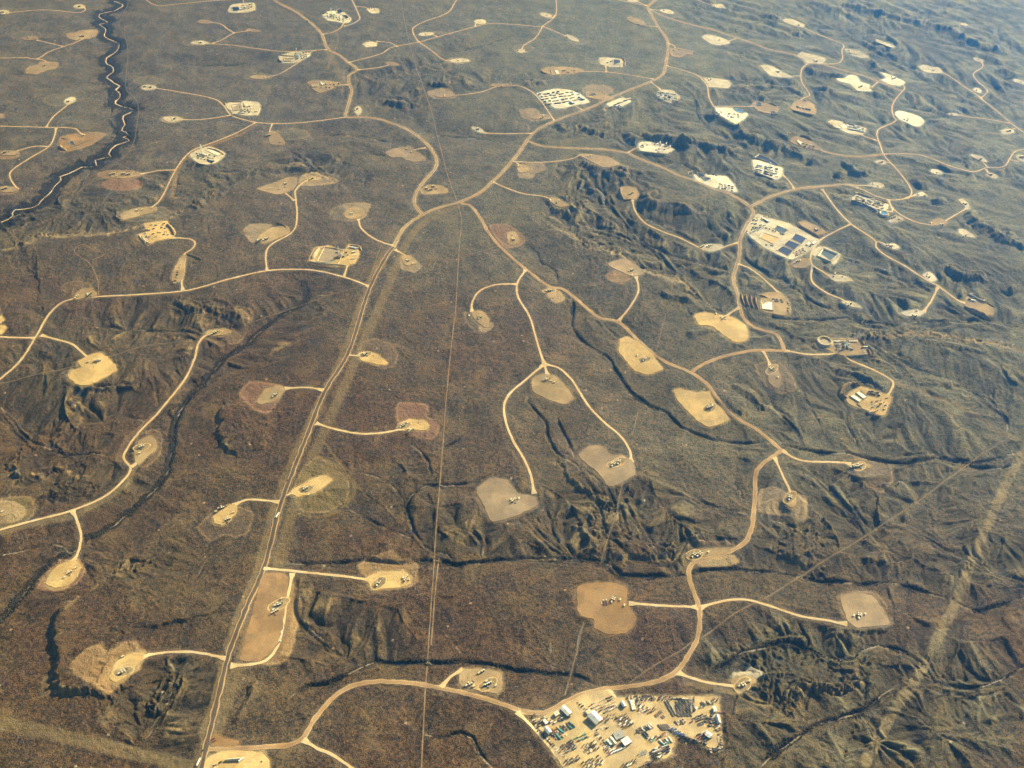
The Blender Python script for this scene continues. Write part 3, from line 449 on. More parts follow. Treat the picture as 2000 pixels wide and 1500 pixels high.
# ---------------------------------------------------------------- well pads
# (phrase, surface, outline px, surrounding soil [(key, outline)], equipment)
PADS = [
("small pad inside the hooked road end, upper left corner",'w',"E 155,13,11,4,0",[],"b155,14"),
("pad cut by the left picture edge near the top corner",'w',"E 7,24,11,4,0",[('g',"E 12,20,22,6,0")],"b6,25"),
("pink two-lobed pad just left of the meandering creek",'p',"131,66 140,64 150,63 155,59 188,58 190,66 183,73 170,76 160,75 148,79 135,77 130,72",[],"b162,72"),
("pink pad left of the two-lobed pink pad, top left",'p',"E 58,75,16,4,3",[('g',"E 52,70,30,10,0")],"s55,75 w66,76"),
("broad pink kidney-shaped pad with one tank group, top left",'p',"50,138 58,130 75,127 80,121 112,122 113,130 105,136 90,139 70,145 52,144",[],"b87,129"),
("teardrop pad at the end of the short road north of the straight track",'w',"E 136,197,12,6,20",[('g',"E 115,195,30,12,0")],"b133,200"),
("sliver of pad on the left edge above the straight track",'p',"E 1,227,7,5,0",[],""),
("orange stepped pad with a square water pit beside the creek",'o',"125,268 150,263 156,270 172,262 183,266 180,272 150,283 128,292 118,292 116,282",[('o',"120,266 190,258 208,262 180,282 150,292 118,297")],"s163,265"),
("orange-rimmed pad on the left edge below the orange stepped pad",'p',"E 14,299,24,5,0",[('o',"E 12,303,26,8,0")],"b10,299 w18,298"),
("lowest pad on the left edge above the grey hills",'p',"E 14,370,22,6,0",[('r',"E 10,372,26,8,0")],"b12,369 w20,367"),
("pale oval pad left of the upper left drilling rig",'w',"E 337,233,18,5,0",[('p',"E 335,233,22,7,0")],"b341,233 w334,231"),
("long sandy pad with four tank groups on the eroded slope",'y',"215,340 225,337 250,337 275,339 270,344 240,349 218,347",[('o',"E 235,341,44,9,0"),('r',"E 240,360,40,12,0")],"b222,341 B241,341 b252,342 s228,346 w265,339"),
("pad with paired dark tanks at the west end of the long access road",'w',"E 290,171,15,5,0",[('g',"E 290,158,30,8,0")],"b283,171 b294,172"),
("small grey pad beside the upper fork, top left",'p',"E 399,43,14,4,0",[],""),
("pad where the upper road bends sharply, top left",'w',"E 390,84,17,4,0",[('g',"E 372,83,16,6,0")],"b392,85"),
("short pale pad just north of the road fork",'p',"E 495,60,14,3,-8",[],""),
("pinkish pad at the end of the road running southwest of a rig",'p',"E 507,151,20,4,0",[('g',"E 505,150,28,8,0")],"s517,152"),
("small square pad east of the topmost rig with ponds",'w',"718,18 738,17 739,26 728,27 720,23",[],"s723,18 s733,20"),
("rounded pad south of the topmost rig, at a curved lane end",'w',"709,87 720,81 736,84 733,91 715,92",[],"s720,82"),
("thin pad inside the road triangle at the top centre",'w',"E 832,67,15,3.5,5",[],"s832,68"),
("small pad on a stub lane above the long straight road",'w',"E 938,43,11,5,0",[],"w935,44"),
("pad at the end of the diagonal road south of the crossroads",'w',"E 897,119,19,4,0",[('p',"E 895,118,24,6,0")],"s895,119 w905,119"),
("narrow pad on the lane just below the paved road bend",'p',"E 766,125,14,4,-10",[],"w770,122"),
("tan strip pad at the west end of the curving ridge road",'p',"E 868,186,20,4.5,0",[('p',"835,180 870,172 890,190 850,193")],"s868,188"),
("tan pad midway along the curving ridge road",'p',"E 980,167,22,3.5,0",[],"s981,169"),
("small round pad tucked inside the loop road bend",'w',"E 699,216,7,8,0",[('g',"E 710,215,16,11,0")],"b698,214"),
("reddish pad hanging below the gravel road left of centre",'p',"523,262 533,256 543,260 557,280 550,284 528,282 525,272",[('g',"E 570,262,36,11,0")],"b526,266 s547,278 w535,258"),
("pink stepped pad west of the loop road",'p',"752,297 770,290 800,286 808,292 830,308 828,314 808,316 790,312 785,308 765,308 755,303",[],"s794,292 s803,298"),
("crowded sandy pad with trucks north of the main crossroads",'y',"820,372 835,362 860,362 875,370 872,378 850,380 825,380",[],"b833,370 b842,372 s852,369 b846,366 w862,371"),
("oval orange pad beside the pink scraped pad, left of centre",'y',"E 612,349,15,4.5,0",[('p',"585,352 600,338 640,340 660,355 620,362 590,362")],"b610,350 w619,349"),
("broad pink scraped pad with scattered tanks, left of centre",'p',"502,368 520,362 540,355 560,347 578,347 580,358 572,370 555,378 540,380 505,372",[],"b558,361 s545,370 w552,372 s557,366"),
("tilted oval pad east of the centre double track",'w',"E 933,254,13,4.5,-22",[],"b933,254"),
("pad beside the highest curved lane, top centre",'w',"E 1066,30,12,4,-15",[('g',"E 1060,30,20,7,0")],"s1068,31"),
("pad with two dark sheds at the lane end, top centre",'w',"E 1018,100,10,3.5,0",[('g',"E 1022,95,20,8,0")],"s1011,100 s1027,100"),
("pad on the short diagonal lane east of the crossroads, top",'w',"E 1117,75,14,4,-25",[('g',"E 1132,80,20,5,-10")],"s1107,73"),
("pink pad west of the highway curve, top centre",'p',"E 1243,42,20,6,-20",[],"s1247,48"),
("short pad right of the highway fork at the top",'w',"E 1302,23,14,4,-12",[('g',"E 1312,28,22,5,-12")],"s1297,21"),
("pad touching the top edge left of the highway fork",'w',"E 1236,2,10,3,0",[],"w1236,2"),
("rounded tan pad just east of the highway, top",'p',"1308,100 1310,95 1330,94 1353,100 1350,108 1340,107 1330,113 1312,110",[],"s1316,99 s1326,98"),
("tan oblong pad with dark pit at the roadside south of the rig road",'y',"1145,190 1145,179 1170,180 1187,187 1200,193 1185,198 1160,193",[('p',"E 1167,176,30,11,0")],"w1180,186"),
("stepped tan pad in the wedge left of the highway",'y',"E 1050,229,12,3.5,8",[('p',"1015,215 1045,212 1055,222 1075,225 1072,232 1040,237 1022,230")],"b1061,230 s1060,227"),
("pale oblong pad with rounded end east of the highway",'w',"1375,152 1395,153 1420,158 1427,165 1420,172 1385,170 1380,162",[],"b1388,156 w1381,155"),
("pale bean-shaped pad beneath the northeast road",'w',"1372,72 1380,68 1400,72 1420,78 1425,84 1405,89 1390,87 1375,78",[],"s1405,79"),
("small pad at the top edge right of the highway fork",'w',"E 1405,13,15,4,-12",[],"s1388,9 s1396,14"),
("long pale pad left of the bright white pad, upper right",'w',"1485,128 1505,130 1530,142 1548,150 1525,153 1505,148",[('g',"E 1505,135,25,10,-10")],"b1520,142"),
("oval pale pad touching the road junction, upper right",'w',"1557,110 1565,104 1595,107 1612,115 1605,125 1580,124 1565,115",[],"b1595,121 w1588,119"),
("slanting pale pad at the road end near the blue cone hill",'w',"E 1550,45,22,6,-15",[],"s1560,50"),
("pale pad beside the wavy road, upper right",'w',"E 1663,101,14,4,-12",[('w',"E 1678,106,20,6,-12")],"s1658,99 s1660,104"),
("bright white irregular pad below the northeast road",'W',"1634,153 1650,152 1660,147 1672,150 1680,160 1698,165 1697,172 1704,177 1675,178 1660,165 1640,160",[],"b1682,170"),
("bright white notched pad above the northeast road end",'W',"1720,142 1735,141 1767,160 1757,168 1740,166 1720,157 1730,152",[],"b1747,154 s1742,151"),
("bright white teardrop pad at the road bend, upper right",'W',"E 1776,231,29,11,-20",[],"s1766,234 b1773,234"),
("tiny pad beside the four-way junction, right",'w',"E 1720,317,10,4,0",[],"b1722,318"),
("small pad at the faint lane end, right",'w',"E 1828,336,11,4,-10",[],"s1830,338"),
("tiny pad south of the curved road, far right",'w',"E 1937,344,11,4,-10",[],"b1935,343"),
("slanting pad just above the curved road, far right",'w',"E 1912,309,18,4.5,-25",[],"b1915,312"),
("pad of pale dust on the right edge by the road",'w',"E 1996,310,12,6,-25",[],"B1996,308"),
("hazy pale pad left of the road fork, upper right",'w',"E 1817,136,24,7,-12",[],"s1823,138"),
("small pad at the tip of the S-shaped road, far right",'w',"E 1911,117,10,4,-10",[],"w1910,117"),
("tiny far pad beneath the hazy ridge, top right",'w',"E 1883,48,7,2.5,-10",[],"w1882,48"),
("small pad at the foot of the S-shaped road, far right",'w',"E 1909,177,8,5,-15",[],"s1907,177"),
("pad with one dark tank above the right edge road",'w',"E 1967,257,14,5,0",[],"b1972,257"),
("tiny pad at the end of the long thin lane, right",'w',"E 1862,224,10,3,-5",[],"s1859,224"),
("hazy pad touching the right edge near the top",'w',"E 1990,160,13,5,-20",[],"w1994,162"),
("pale bar-shaped pad alone in the blue haze",'w',"1710,78 1712,77 1748,90 1744,94 1712,85",[],"w1725,83"),
("small pad at the end of the upper valley road, right",'w',"E 1712,362,14,5,-5",[],"s1705,360 s1715,364"),
("triangular pad between the round pond and the road",'w',"1735,432 1752,422 1765,428 1755,433 1740,436",[],"b1747,425 s1756,429"),
("little triangular pad right of the road loop, right",'w',"1788,383 1800,375 1811,383",[],"s1793,381 s1806,383"),
("kite-shaped pad at the end of a straight lane, right",'w',"1872,390 1880,389 1890,397 1893,408 1885,406",[],"b1886,400 w1874,396 w1883,405"),
("sandy triangular pad where the lane meets the road, right",'y',"1815,436 1835,427 1850,434 1845,441 1825,441",[],"b1841,440 s1818,437 w1830,432"),
("slanting thin pad below the dark hill face, right",'w',"1872,450 1885,450 1905,465 1890,463 1876,456",[('d',"1836,448 1848,446 1862,455 1855,463 1841,456")],"b1885,461 w1882,452"),
("thin pad set in a dark disturbed patch, right",'w',"E 1741,481,15,4,-12",[('d',"1722,462 1750,460 1780,475 1790,495 1760,497 1720,478")],"s1732,480 B1740,482 w1746,483"),
("pale pad on the short fork south of the ponds",'w',"1617,540 1630,536 1655,541 1665,548 1645,550 1630,550",[],"b1630,537 s1645,541 w1650,546"),
("thin pad inside a large dark oval patch, right",'w',"E 1663,595,20,4.5,-15",[('d',"1620,570 1670,567 1690,590 1712,605 1700,618 1660,610 1640,600")],"b1662,594 s1653,592"),
("round-ended pad at the foot of the straight side lane, right",'w',"1760,610 1785,603 1805,610 1795,618 1770,618",[],"b1788,619 s1790,608 w1762,609"),
("little pad on the north side of the valley road, right",'w',"1802,538 1815,532 1830,545 1820,550 1808,545",[],"b1815,542 s1812,536"),
("sandy shelf pad above the creek near the ponds",'y',"1560,437 1570,432 1600,445 1615,455 1605,459 1590,460",[],"b1595,451 w1602,449"),
("oval sandy pad on the loop lane beside the three ponds",'y',"1543,515 1560,505 1580,506 1583,517 1567,525 1548,522",[],"b1556,512 s1562,510 w1575,515"),
("square pinkish pad beside the dark mesa",'y',"1212,365 1240,367 1248,377 1240,390 1215,390",[],"b1235,378"),
("ochre pad at the lip of the shadowed scarp",'y',"E 1092,397,20,6,-20",[],"s1074,392 b1091,394"),
("narrow oval pad in the bend left of the blue ponds",'w',"1368,482 1385,478 1410,478 1405,488 1385,492",[],"b1373,482 B1386,481 w1395,478"),
("stepped pink pad at the road fork east of centre",'y',"1010,322 1028,322 1033,335 1015,338",[('p',"1010,325 1030,318 1060,318 1067,330 1045,340 1040,348 1015,347")],"s1012,326 w1026,323"),
("large pink patch pad at the curved lane end, right of centre",'p',"1130,303 1150,300 1190,307 1210,322 1180,325 1145,312",[],"s1148,306 s1154,305"),
("round tan pad on the reddish patch right of centre",'y',"990,455 1005,452 1015,470 1005,478 995,478",[('r',"957,440 990,437 1010,450 1028,468 1015,480 990,485 965,460")],"s1000,460 b1003,470"),
("small tan pad east of the main road bend",'y',"786,500 800,500 815,514 800,520 788,515",[('p',"783,498 800,500 823,520 810,532 785,525")],"b797,511 s806,516"),
("tan pad in the grey patch northwest of the main road",'y',"E 692,417,20,11,10",[('g',"645,428 648,408 668,402 700,412 700,430"),('p',"670,398 722,398 712,425 690,430 675,408")],"b687,419"),
("double-lobed tan pad west of the drilling rig pit",'y',"505,462 530,445 562,442 564,455 535,470 512,477",[('p',"475,450 490,438 515,437 530,440 505,470 492,474")],"B507,471 B520,468"),
("sandy pad on the inside of the left road bend",'y',"145,578 160,565 178,563 190,577 175,582 150,583",[('b',"E 150,562,30,14,0")],"b152,580 B175,577 w156,571"),
("big square straw-coloured pad, left side",'Y',"133,735 140,722 160,718 152,705 195,690 228,722 175,752 150,752",[],"s172,708 B191,706 w183,718"),
("yellow pad corner at the left edge, upper",'Y',"-12,618 2,617 8,625 -2,632 -12,632",[],""),
("yellow pad corner at the left edge, lower",'Y',"-12,637 8,636 13,640 2,652 -12,650",[],""),
("elongated pad inside the oval ring near the dark wash",'y',"E 427,649,26,6,3",[('b',"395,640 430,620 470,625 482,650 465,670 430,676 400,662")],"s410,655 B420,651"),
("tan triangular pad below the hooked lane at centre",'y',"921,610 940,607 955,622 950,640 936,632 925,622",[('g',"905,610 925,612 950,648 930,648 912,632"),('p',"935,640 960,630 962,640 945,650")],"s916,618 B938,620 w923,627"),
("small fan-shaped pad on the long dirt road",'y',"1067,565 1080,560 1088,570 1082,582 1070,582",[('y',"1070,575 1090,568 1103,585 1085,592")],"B1073,569"),
("pink slanted pad at the hooked lane, right of centre",'p',"1187,517 1220,505 1257,533 1235,540 1215,533",[('o',"1183,537 1200,528 1232,543 1215,554 1190,547")],"B1233,529 s1234,539"),
("yellow foot-shaped pad west of the lined white pit",'Y',"1357,615 1375,610 1400,613 1430,620 1455,635 1462,655 1455,667 1435,668 1415,655 1390,638 1365,635",[],"s1398,614 B1413,622"),
("upper of the two yellow roadside pads beside the creek",'Y',"1212,663 1225,658 1245,668 1275,690 1283,705 1295,720 1265,733 1240,725 1215,695 1208,685",[],"s1244,695 B1259,702"),
("lower of the two yellow roadside pads beside the creek",'Y',"1315,765 1325,760 1360,768 1385,765 1395,785 1410,795 1423,820 1385,835 1360,820 1325,785",[],"B1386,797 s1391,792"),
("lumpy straw pad with dug edges in the central fork",'y',"1040,740 1060,730 1085,735 1110,760 1120,780 1100,790 1060,775 1040,765",[],"B1068,742 s1076,745 s1082,748 w1090,738"),
("oval straw pad with brown apron on the straight road",'Y',"700,690 715,687 735,692 757,708 752,713 735,712 705,703",[('b',"702,690 708,668 735,660 765,672 778,695 770,715 745,722 735,712")],"B714,693 w729,696"),
("straw pad west of the straight road, in a reddish apron",'y',"500,785 520,760 545,752 557,760 535,785 510,790",[('r',"466,768 490,745 555,755 545,782 522,807 500,802 480,785")],"w520,769 B538,772 w534,757"),
("bright straw pad inside a reddish L-shaped clearing",'Y',"785,825 800,820 830,822 838,830 833,840 810,840 788,838",[('r',"778,787 835,790 835,815 857,820 855,850 840,858 800,850 790,835 775,820")],"B787,832 s796,826 B803,842 w817,827"),
("big boot-shaped pink pad at the end of the curved lane",'p',"1130,890 1150,872 1175,872 1195,890 1215,888 1235,900 1240,925 1215,945 1190,950 1170,925 1145,905",[],"B1199,907 B1209,902 w1223,898"),
("big pink angular pad at the end of the inner lane",'p',"930,958 960,935 990,938 1010,960 1045,970 1047,990 1000,1010 960,1020 945,985",[],"B1003,979 s1013,974"),
("pad on the brown rounded clearing below the right creek",'y',"E 1680,911,22,6,0",[('b',"1645,900 1700,895 1735,905 1745,940 1720,963 1690,945 1670,920")],"B1668,912 B1679,911 w1693,914"),
("keyhole pad in a pink clearing below the creek, right",'y',"E 1544,976,12,16,0",[('p',"1483,960 1510,950 1545,965 1573,970 1575,1000 1570,1020 1530,1005 1485,1000")],"B1543,972 w1538,981"),
("roadside wedge pad inside the reddish road curve",'y',"1346,1092 1350,1079 1390,1073 1428,1074 1395,1084 1365,1088",[('b',"1335,1072 1360,1052 1420,1056 1440,1070"),('y',"1360,1098 1435,1084 1440,1100 1365,1106")],"B1356,1084 B1367,1083 s1383,1079"),
("large ochre puzzle-shaped pad north of the equipment yard",'o',"1128,1145 1150,1138 1185,1139 1215,1145 1223,1150 1225,1175 1241,1205 1235,1225 1220,1237 1185,1238 1160,1228 1160,1212 1135,1205 1128,1190",[],"B1198,1171 s1211,1172 s1219,1183 v1175,1178 v1180,1178 v1185,1177"),
("fan-shaped brown pad at the end of the eastern lane",'p',"1640,1167 1675,1158 1705,1167 1728,1195 1737,1219 1670,1226 1656,1214",[('b',"1640,1163 1712,1158 1748,1215 1735,1222")],"s1667,1203 B1678,1202 s1689,1200"),
("pad beside a pale spoil heap east of the yard",'y',"1425,1330 1450,1322 1470,1322 1478,1330 1455,1343 1438,1342",[('w',"1428,1320 1447,1313 1478,1302 1487,1315 1475,1328 1440,1330")],"B1451,1338 s1463,1331"),
("rounded rectangular pad with many tanks north of the yard road",'y',"897,1335 898,1318 906,1307 940,1307 978,1315 980,1345 970,1354 940,1348 900,1341",[],"w902,1331 B918,1336 s925,1341 b943,1312 B953,1337 s968,1340"),
("golden pad with domed soil apron east of the straight road",'Y',"715,1131 735,1118 790,1115 800,1125 800,1140 780,1147 730,1150",[('o',"700,1105 720,1090 765,1075 780,1090 815,1100 812,1140 795,1148 715,1128")],"B740,1139 B793,1131 w735,1121"),
("long sandy pad lying between the straight road and its lane",'o',"512,1122 550,1120 562,1128 558,1180 550,1235 535,1270 505,1292 470,1290 480,1240 500,1170",[('o',"555,1125 575,1140 588,1180 582,1220 560,1290 500,1294")],"s550,1170 B545,1181 B537,1196 v550,1234 v549,1243 v546,1252 v544,1257"),
("pear-shaped straw pad at the foot of the left lane",'Y',"90,1140 95,1125 115,1105 145,1095 158,1106 150,1125 130,1145 105,1147",[('r',"72,1148 110,1095 148,1092 170,1105 150,1140 110,1155")],"s148,1110 B136,1120 s127,1128"),
("heart-shaped pad on the mesa at bottom left",'Y',"212,1320 225,1290 255,1277 285,1280 250,1320 225,1333",[('o',"135,1300 165,1270 195,1258 210,1275 245,1253 265,1255 283,1275 270,1310 235,1335 210,1355 180,1335 145,1315")],"s240,1283 B241,1312 w248,1306"),
("straw pad with square aprons west of the straight road, low",'Y',"417,1010 440,990 460,985 462,1000 435,1027 420,1020",[('b',"385,1030 415,1000 445,985 495,1000 485,1040 460,1050 440,1045 410,1057")],"s422,1000 B435,992 s455,1002 B445,1016"),
("pointed straw pad inside the looping tracks by the straight road",'Y',"567,962 600,940 632,928 648,938 615,963 580,970",[('ol',"570,960 590,915 620,892 655,910 682,940 678,975 640,1000 590,1000")],"B597,956 w612,951 s603,967 w577,970"),
("egg-shaped pad between the valley road and the dark wash",'y',"262,890 272,862 295,850 307,865 303,882 285,893 270,908",[('b',"262,895 268,850 300,838 318,850 312,890 280,915")],"B277,874 s273,886"),
("ringed tan pad at the left edge above the road",'y',"E 3,1000,17,8,0",[('ol',"-20,980 20,970 62,972 70,1000 50,1020 0,1034 -20,1034"),('y',"E 5,1000,44,22,0")],"s5,1000"),
("terraced pad at the end of the lane on the grey hills",'y',"235,418 270,406 305,404 302,413 262,425 240,430",[('g',"225,415 235,430 300,430 335,415 320,405")],"b268,413 s277,411 s297,407"),
("brown pad with two tank groups below the highway extension",'p',"E 1512,735,13,24,12",[('b',"1475,712 1520,703 1550,735 1556,762 1520,768 1485,742")],"B1508,722 s1519,738"),
]
# big bare site surfaces (drilling, completion, storage)
SITES = [
("drilling site in the road fork, upper left",'w',"440,204 470,197 505,200 508,210 503,225 480,226 456,222"),
("drilling site below the upper left road",'w',"373,300 395,290 410,287 438,298 436,307 420,318 400,322 385,318 372,306"),
("drilling site at the top edge left of centre",'w',"445,22 452,10 470,7 495,6 497,20 480,25 450,25"),
("drilling site beside the highway spur, upper left",'w',"545,110 570,102 600,102 606,108 590,118 575,123 550,123 545,115"),
("idle completion site with a mud pit, upper centre left",'y',"600,162 612,157 640,158 665,163 655,172 640,178 625,182 612,176"),
("topmost drilling site with two blue ponds",'W',"630,30 640,23 665,22 685,36 680,45 665,44 640,40"),
("rectangular white site with a dark square pit, top",'w',"1173,113 1210,115 1218,120 1215,131 1190,131 1173,127"),
("tan completion site with a small white pit, top",'y',"1058,137 1070,131 1110,132 1140,137 1120,145 1080,147 1062,143"),
("upper equipment yard left of the highway",'W',"1050,183 1085,174 1115,177 1135,185 1150,200 1120,206 1100,212 1085,212 1060,196"),
("narrow trailer lot along the highway",'W',"1185,203 1215,192 1232,197 1210,210 1200,208 1187,206"),
("busy completion site right of the highway bend",'w',"1283,183 1290,175 1312,178 1328,190 1310,202 1290,194"),
("pale hilltop site with a tarped cut bank, upper right",'W',"1398,213 1430,211 1460,221 1456,230 1437,240 1420,233 1400,223"),
("oval tan site right of the pale hilltop site",'y',"1468,206 1475,198 1495,201 1520,210 1517,220 1500,222 1480,217"),
("tent-shaped tan site above the ridge line",'y',"1543,212 1557,196 1575,196 1590,205 1592,223 1570,221 1547,214"),
("long white site with curved liner bands, upper right",'w',"1617,240 1625,234 1655,241 1690,251 1684,263 1660,260 1630,250"),
("sandy completion site on the ridge road, right",'y',"1543,275 1555,266 1580,273 1602,290 1600,295 1575,291 1550,282"),
("compressor station beside the round blue pond",'w',"1667,384 1680,379 1735,401 1729,412 1712,413 1664,392"),
("sandy site with a dark rectangular pit, right edge",'y',"1884,592 1889,577 1940,604 1934,618 1886,599"),
("pond and tank farm site in the right valley",'w',"1455,450 1468,430 1480,417 1500,425 1540,437 1600,470 1592,482 1545,508 1500,487 1470,470"),
("completion site with a bright white lined pit",'y',"1485,588 1490,573 1520,572 1540,585 1545,610 1530,617 1487,608"),
("roadside white site with blue and grey pits",'W',"1355,340 1370,342 1395,343 1420,345 1440,375 1420,374 1385,364 1362,354"),
("cliff-foot white site full of frac equipment",'W',"1250,275 1280,277 1300,282 1315,293 1300,299 1250,294"),
("white hilltop drilling site with a long rig shadow",'W',"1472,312 1500,318 1528,328 1525,345 1515,351 1475,334"),
("sandy completion site at the hooked road, left",'Y',"283,440 315,433 325,432 333,447 340,463 305,472 290,478 270,465 268,458 285,453"),
("truck staging strip beside the hooked road, left",'y',"353,503 363,497 361,520 357,545 348,552 336,548 338,530"),
("central drilling site with a large mud pit",'Y',"603,510 615,485 640,480 672,490 682,478 702,482 700,500 690,516 660,521 620,516"),
("rig site with a ring pond on the right",'y',"1600,672 1625,662 1675,660 1688,678 1700,690 1695,694 1650,697 1630,692"),
("completion site with twin white pits, right",'Y',"1655,770 1680,757 1705,763 1740,775 1738,785 1725,812 1700,806 1660,792 1650,777"),
("walled square pond site in the right valley",'w',"1585,497 1602,482 1640,496 1628,518 1615,514"),
("compound cut by the bottom edge at lower left",'Y',"403,1482 432,1468 508,1469 525,1485 522,1520 395,1520"),
("bare turnout where the yard road meets the straight road",'o',"409,1456 420,1433 437,1442 466,1447 462,1457"),
("fenced equipment yard at bottom right",'yd',"1038,1405 1060,1400 1080,1388 1097,1378 1115,1368 1150,1352 1183,1350 1203,1364 1240,1359 1300,1361 1402,1362 1405,1375 1408,1420 1410,1448 1402,1466 1385,1462 1362,1448 1345,1440 1318,1440 1318,1452 1305,1480 1260,1490 1225,1515 1112,1515 1078,1460 1055,1425"),
]
# ---------------------------------------------------------------- materials
def nodes(name):
    m = bpy.data.materials.new(name); m.use_nodes = True; n = m.node_tree; b = n.nodes['Principled BSDF']
    b.inputs['Roughness'].default_value = .9; b.inputs['Specular IOR Level'].default_value = .15
    return m, n, b
def N(n, t, **kw):
    o = n.nodes.new(t)
    for k, v in kw.items():
        if hasattr(o, k): setattr(o, k, v)
        else: o.inputs[k.replace('_', ' ')].default_value = v
    return o
def noise(n, vec, scale, detail=3, rough=.6):
    o = n.nodes.new('ShaderNodeTexNoise'); o.inputs['Scale'].default_value = scale; o.inputs['Detail'].default_value = detail
    o.inputs['Roughness'].default_value = rough; n.links.new(vec, o.inputs['Vector']); return o.outputs['Fac']
def ramp(n, fac, lo, hi, a=0, b=1):
    o = n.nodes.new('ShaderNodeMapRange'); o.inputs[1].default_value = lo; o.inputs[2].default_value = hi
    o.inputs[3].default_value = a; o.inputs[4].default_value = b; n.links.new(fac, o.inputs[0]); return o.outputs[0]
def mix(n, fac, a, b, mode='MIX'):
    o = n.nodes.new('ShaderNodeMix'); o.data_type = 'RGBA'; o.blend_type = mode; o.clamp_factor = True
    for s, v in ((o.inputs[0], fac), (o.inputs[6], a), (o.inputs[7], b)):
        if isinstance(v, (int, float)): s.default_value = v
        elif isinstance(v, tuple): s.default_value = v+(1,) if len(v) == 3 else v
        else: n.links.new(v, s)
    return o.outputs[2]
def math_(n, op, a, b=0):
    o = n.nodes.new('ShaderNodeMath'); o.operation = op
    for s, v in ((o.inputs[0], a), (o.inputs[1], b)):
        if isinstance(v, (int, float)): s.default_value = v
        else: n.links.new(v, s)
    return o.outputs[0]
def bump(n, b, h, strength, dist):
    o = n.nodes.new('ShaderNodeBump'); o.inputs['Strength'].default_value = strength; o.inputs['Distance'].default_value = dist
    n.links.new(h, o.inputs['Height']); n.links.new(o.outputs[0], b.inputs['Normal'])
def earth(name, col, var=.25, scale=.05, warm=(1, .9, .75), plough=0):
    var = var*1.5
    m, n, b = nodes(name); g = n.nodes.new('ShaderNodeNewGeometry').outputs['Position']
    f = noise(n, g, scale, 5, .65); f2 = noise(n, g, scale*8, 3, .7)
    dk = tuple(c*(1-var)*w_ for c, w_ in zip(col, warm)); lt = tuple(min(.9, c*(1+var*.7)) for c in col)
    c = mix(n, ramp(n, f, .35, .65), dk, lt); c = mix(n, ramp(n, f2, .3, .7, 0, .5), c, dk)
    if plough:
        at_ = n.nodes.new('ShaderNodeAttribute'); at_.attribute_name = 'inset'; wp = noise(n, g, .035, 2)
        cx = n.nodes.new('ShaderNodeCombineXYZ'); n.links.new(math_(n, 'ADD', at_.outputs['Fac'], math_(n, 'MULTIPLY', wp, 26)), cx.inputs[0])
        sl_ = noise(n, cx.outputs[0], .30, 2, .6); c = mix(n, ramp(n, sl_, .42, .58, 0, plough), c, tuple(v*.60 for v in col)); f3 = noise(n, g, .014, 3)
        c = mix(n, ramp(n, f3, .5, .62, 0, .5), c, tuple(min(.9, v*1.25) for v in col)); c = mix(n, ramp(n, f3, .48, .36, 0, .5), c, tuple(v*.62 for v in col))
    n.links.new(c, b.inputs['Base Color']); bump(n, b, f2, .5, 1.2)
    return m
PADM = {}
def padm(k):
    if k not in PADM:
        PADM[k] = earth('pad_surface_'+k, SOIL[k][:3], .2, .03, plough=(.8 if k in 'Ypoy' else .45))
    return PADM[k]
M = dict(gravel=earth('gravel', (.58, .49, .32), .12, .02), paved=earth('old_asphalt', (.105, .08, .055), .2, .02), highway=earth('dusty_asphalt', (.29, .25, .185), .2, .015),
         dirt=earth('reddish_dirt', (.36, .25, .14), .2, .02), track=earth('track_dust', (.27, .205, .125), .25, .03), scar=earth('old_track', (.22, .17, .11), .3, .03), shoulder=earth('shoulder_gravel', (.44, .33, .185), .2, .02),
         spoil=earth('spoil_soil', (.34, .24, .13), .3, .06), spoilp=earth('pale_spoil', (.50, .42, .28), .25, .06), bed=earth('dry_creek_silt', (.52, .46, .38), .2, .05))

# ---------------------------------------------------------------- pads: outlines, levelling, soil fringes
def outline(spec, A=None):
    if spec.startswith('E'):
        cx, cy, rx, ry, ro = [float(v) for v in spec[2:].split(',')]; n = 14; c, s = math.cos(R(-ro)), math.sin(R(-ro))
        pts = np.array([(cx+rx*math.cos(2*math.pi*k/n)*c-ry*math.sin(2*math.pi*k/n)*s, cy+rx*math.cos(2*math.pi*k/n)*s+ry*math.sin(2*math.pi*k/n)*c) for k in range(n)])
    else: pts = P(spec)
    g = at(pts[:, 0], pts[:, 1])
    if len(g) > 2:
        ar = .5*np.sum(g[:, 0]*np.roll(g[:, 1], -1)-np.roll(g[:, 0], -1)*g[:, 1])
        if ar < 0: g = g[::-1]
    g = smooth_line(g, 5, closed=True, ten=.45 if not spec.startswith('E') else 1)
    s_ = 2.6 if len(g) > 30 else 1.2; g = g+s_*np.c_[gnoise(g[:, 0]/12, g[:, 1]/12, 111)+.5*gnoise(g[:, 0]/6, g[:, 1]/6, 113), gnoise(g[:, 0]/12, g[:, 1]/12, 112)]
    return g
PADG = []
for ph, key, spec, outs, eq in PADS:
    for ok, os_ in outs:
        o = outline(os_); w_, d = polyfield(o, 25); c = SOIL[ok]
        edge = sstep(5, -1, d+2.5*n1[w_])
        paint(w_, c, c[3]*edge*(.9+.25*n2[w_])); rim = np.exp(-((d+3)/2.4)**2)
        paint(w_, (.42, .31, .18), .55*rim*(.75+.6*n1[w_]))
        H[w_] -= 0
    PADG.append((ph, key, outline(spec), eq))
for ph, key, spec in SITES: PADG.append((ph, key, outline(spec), None))
planes = []
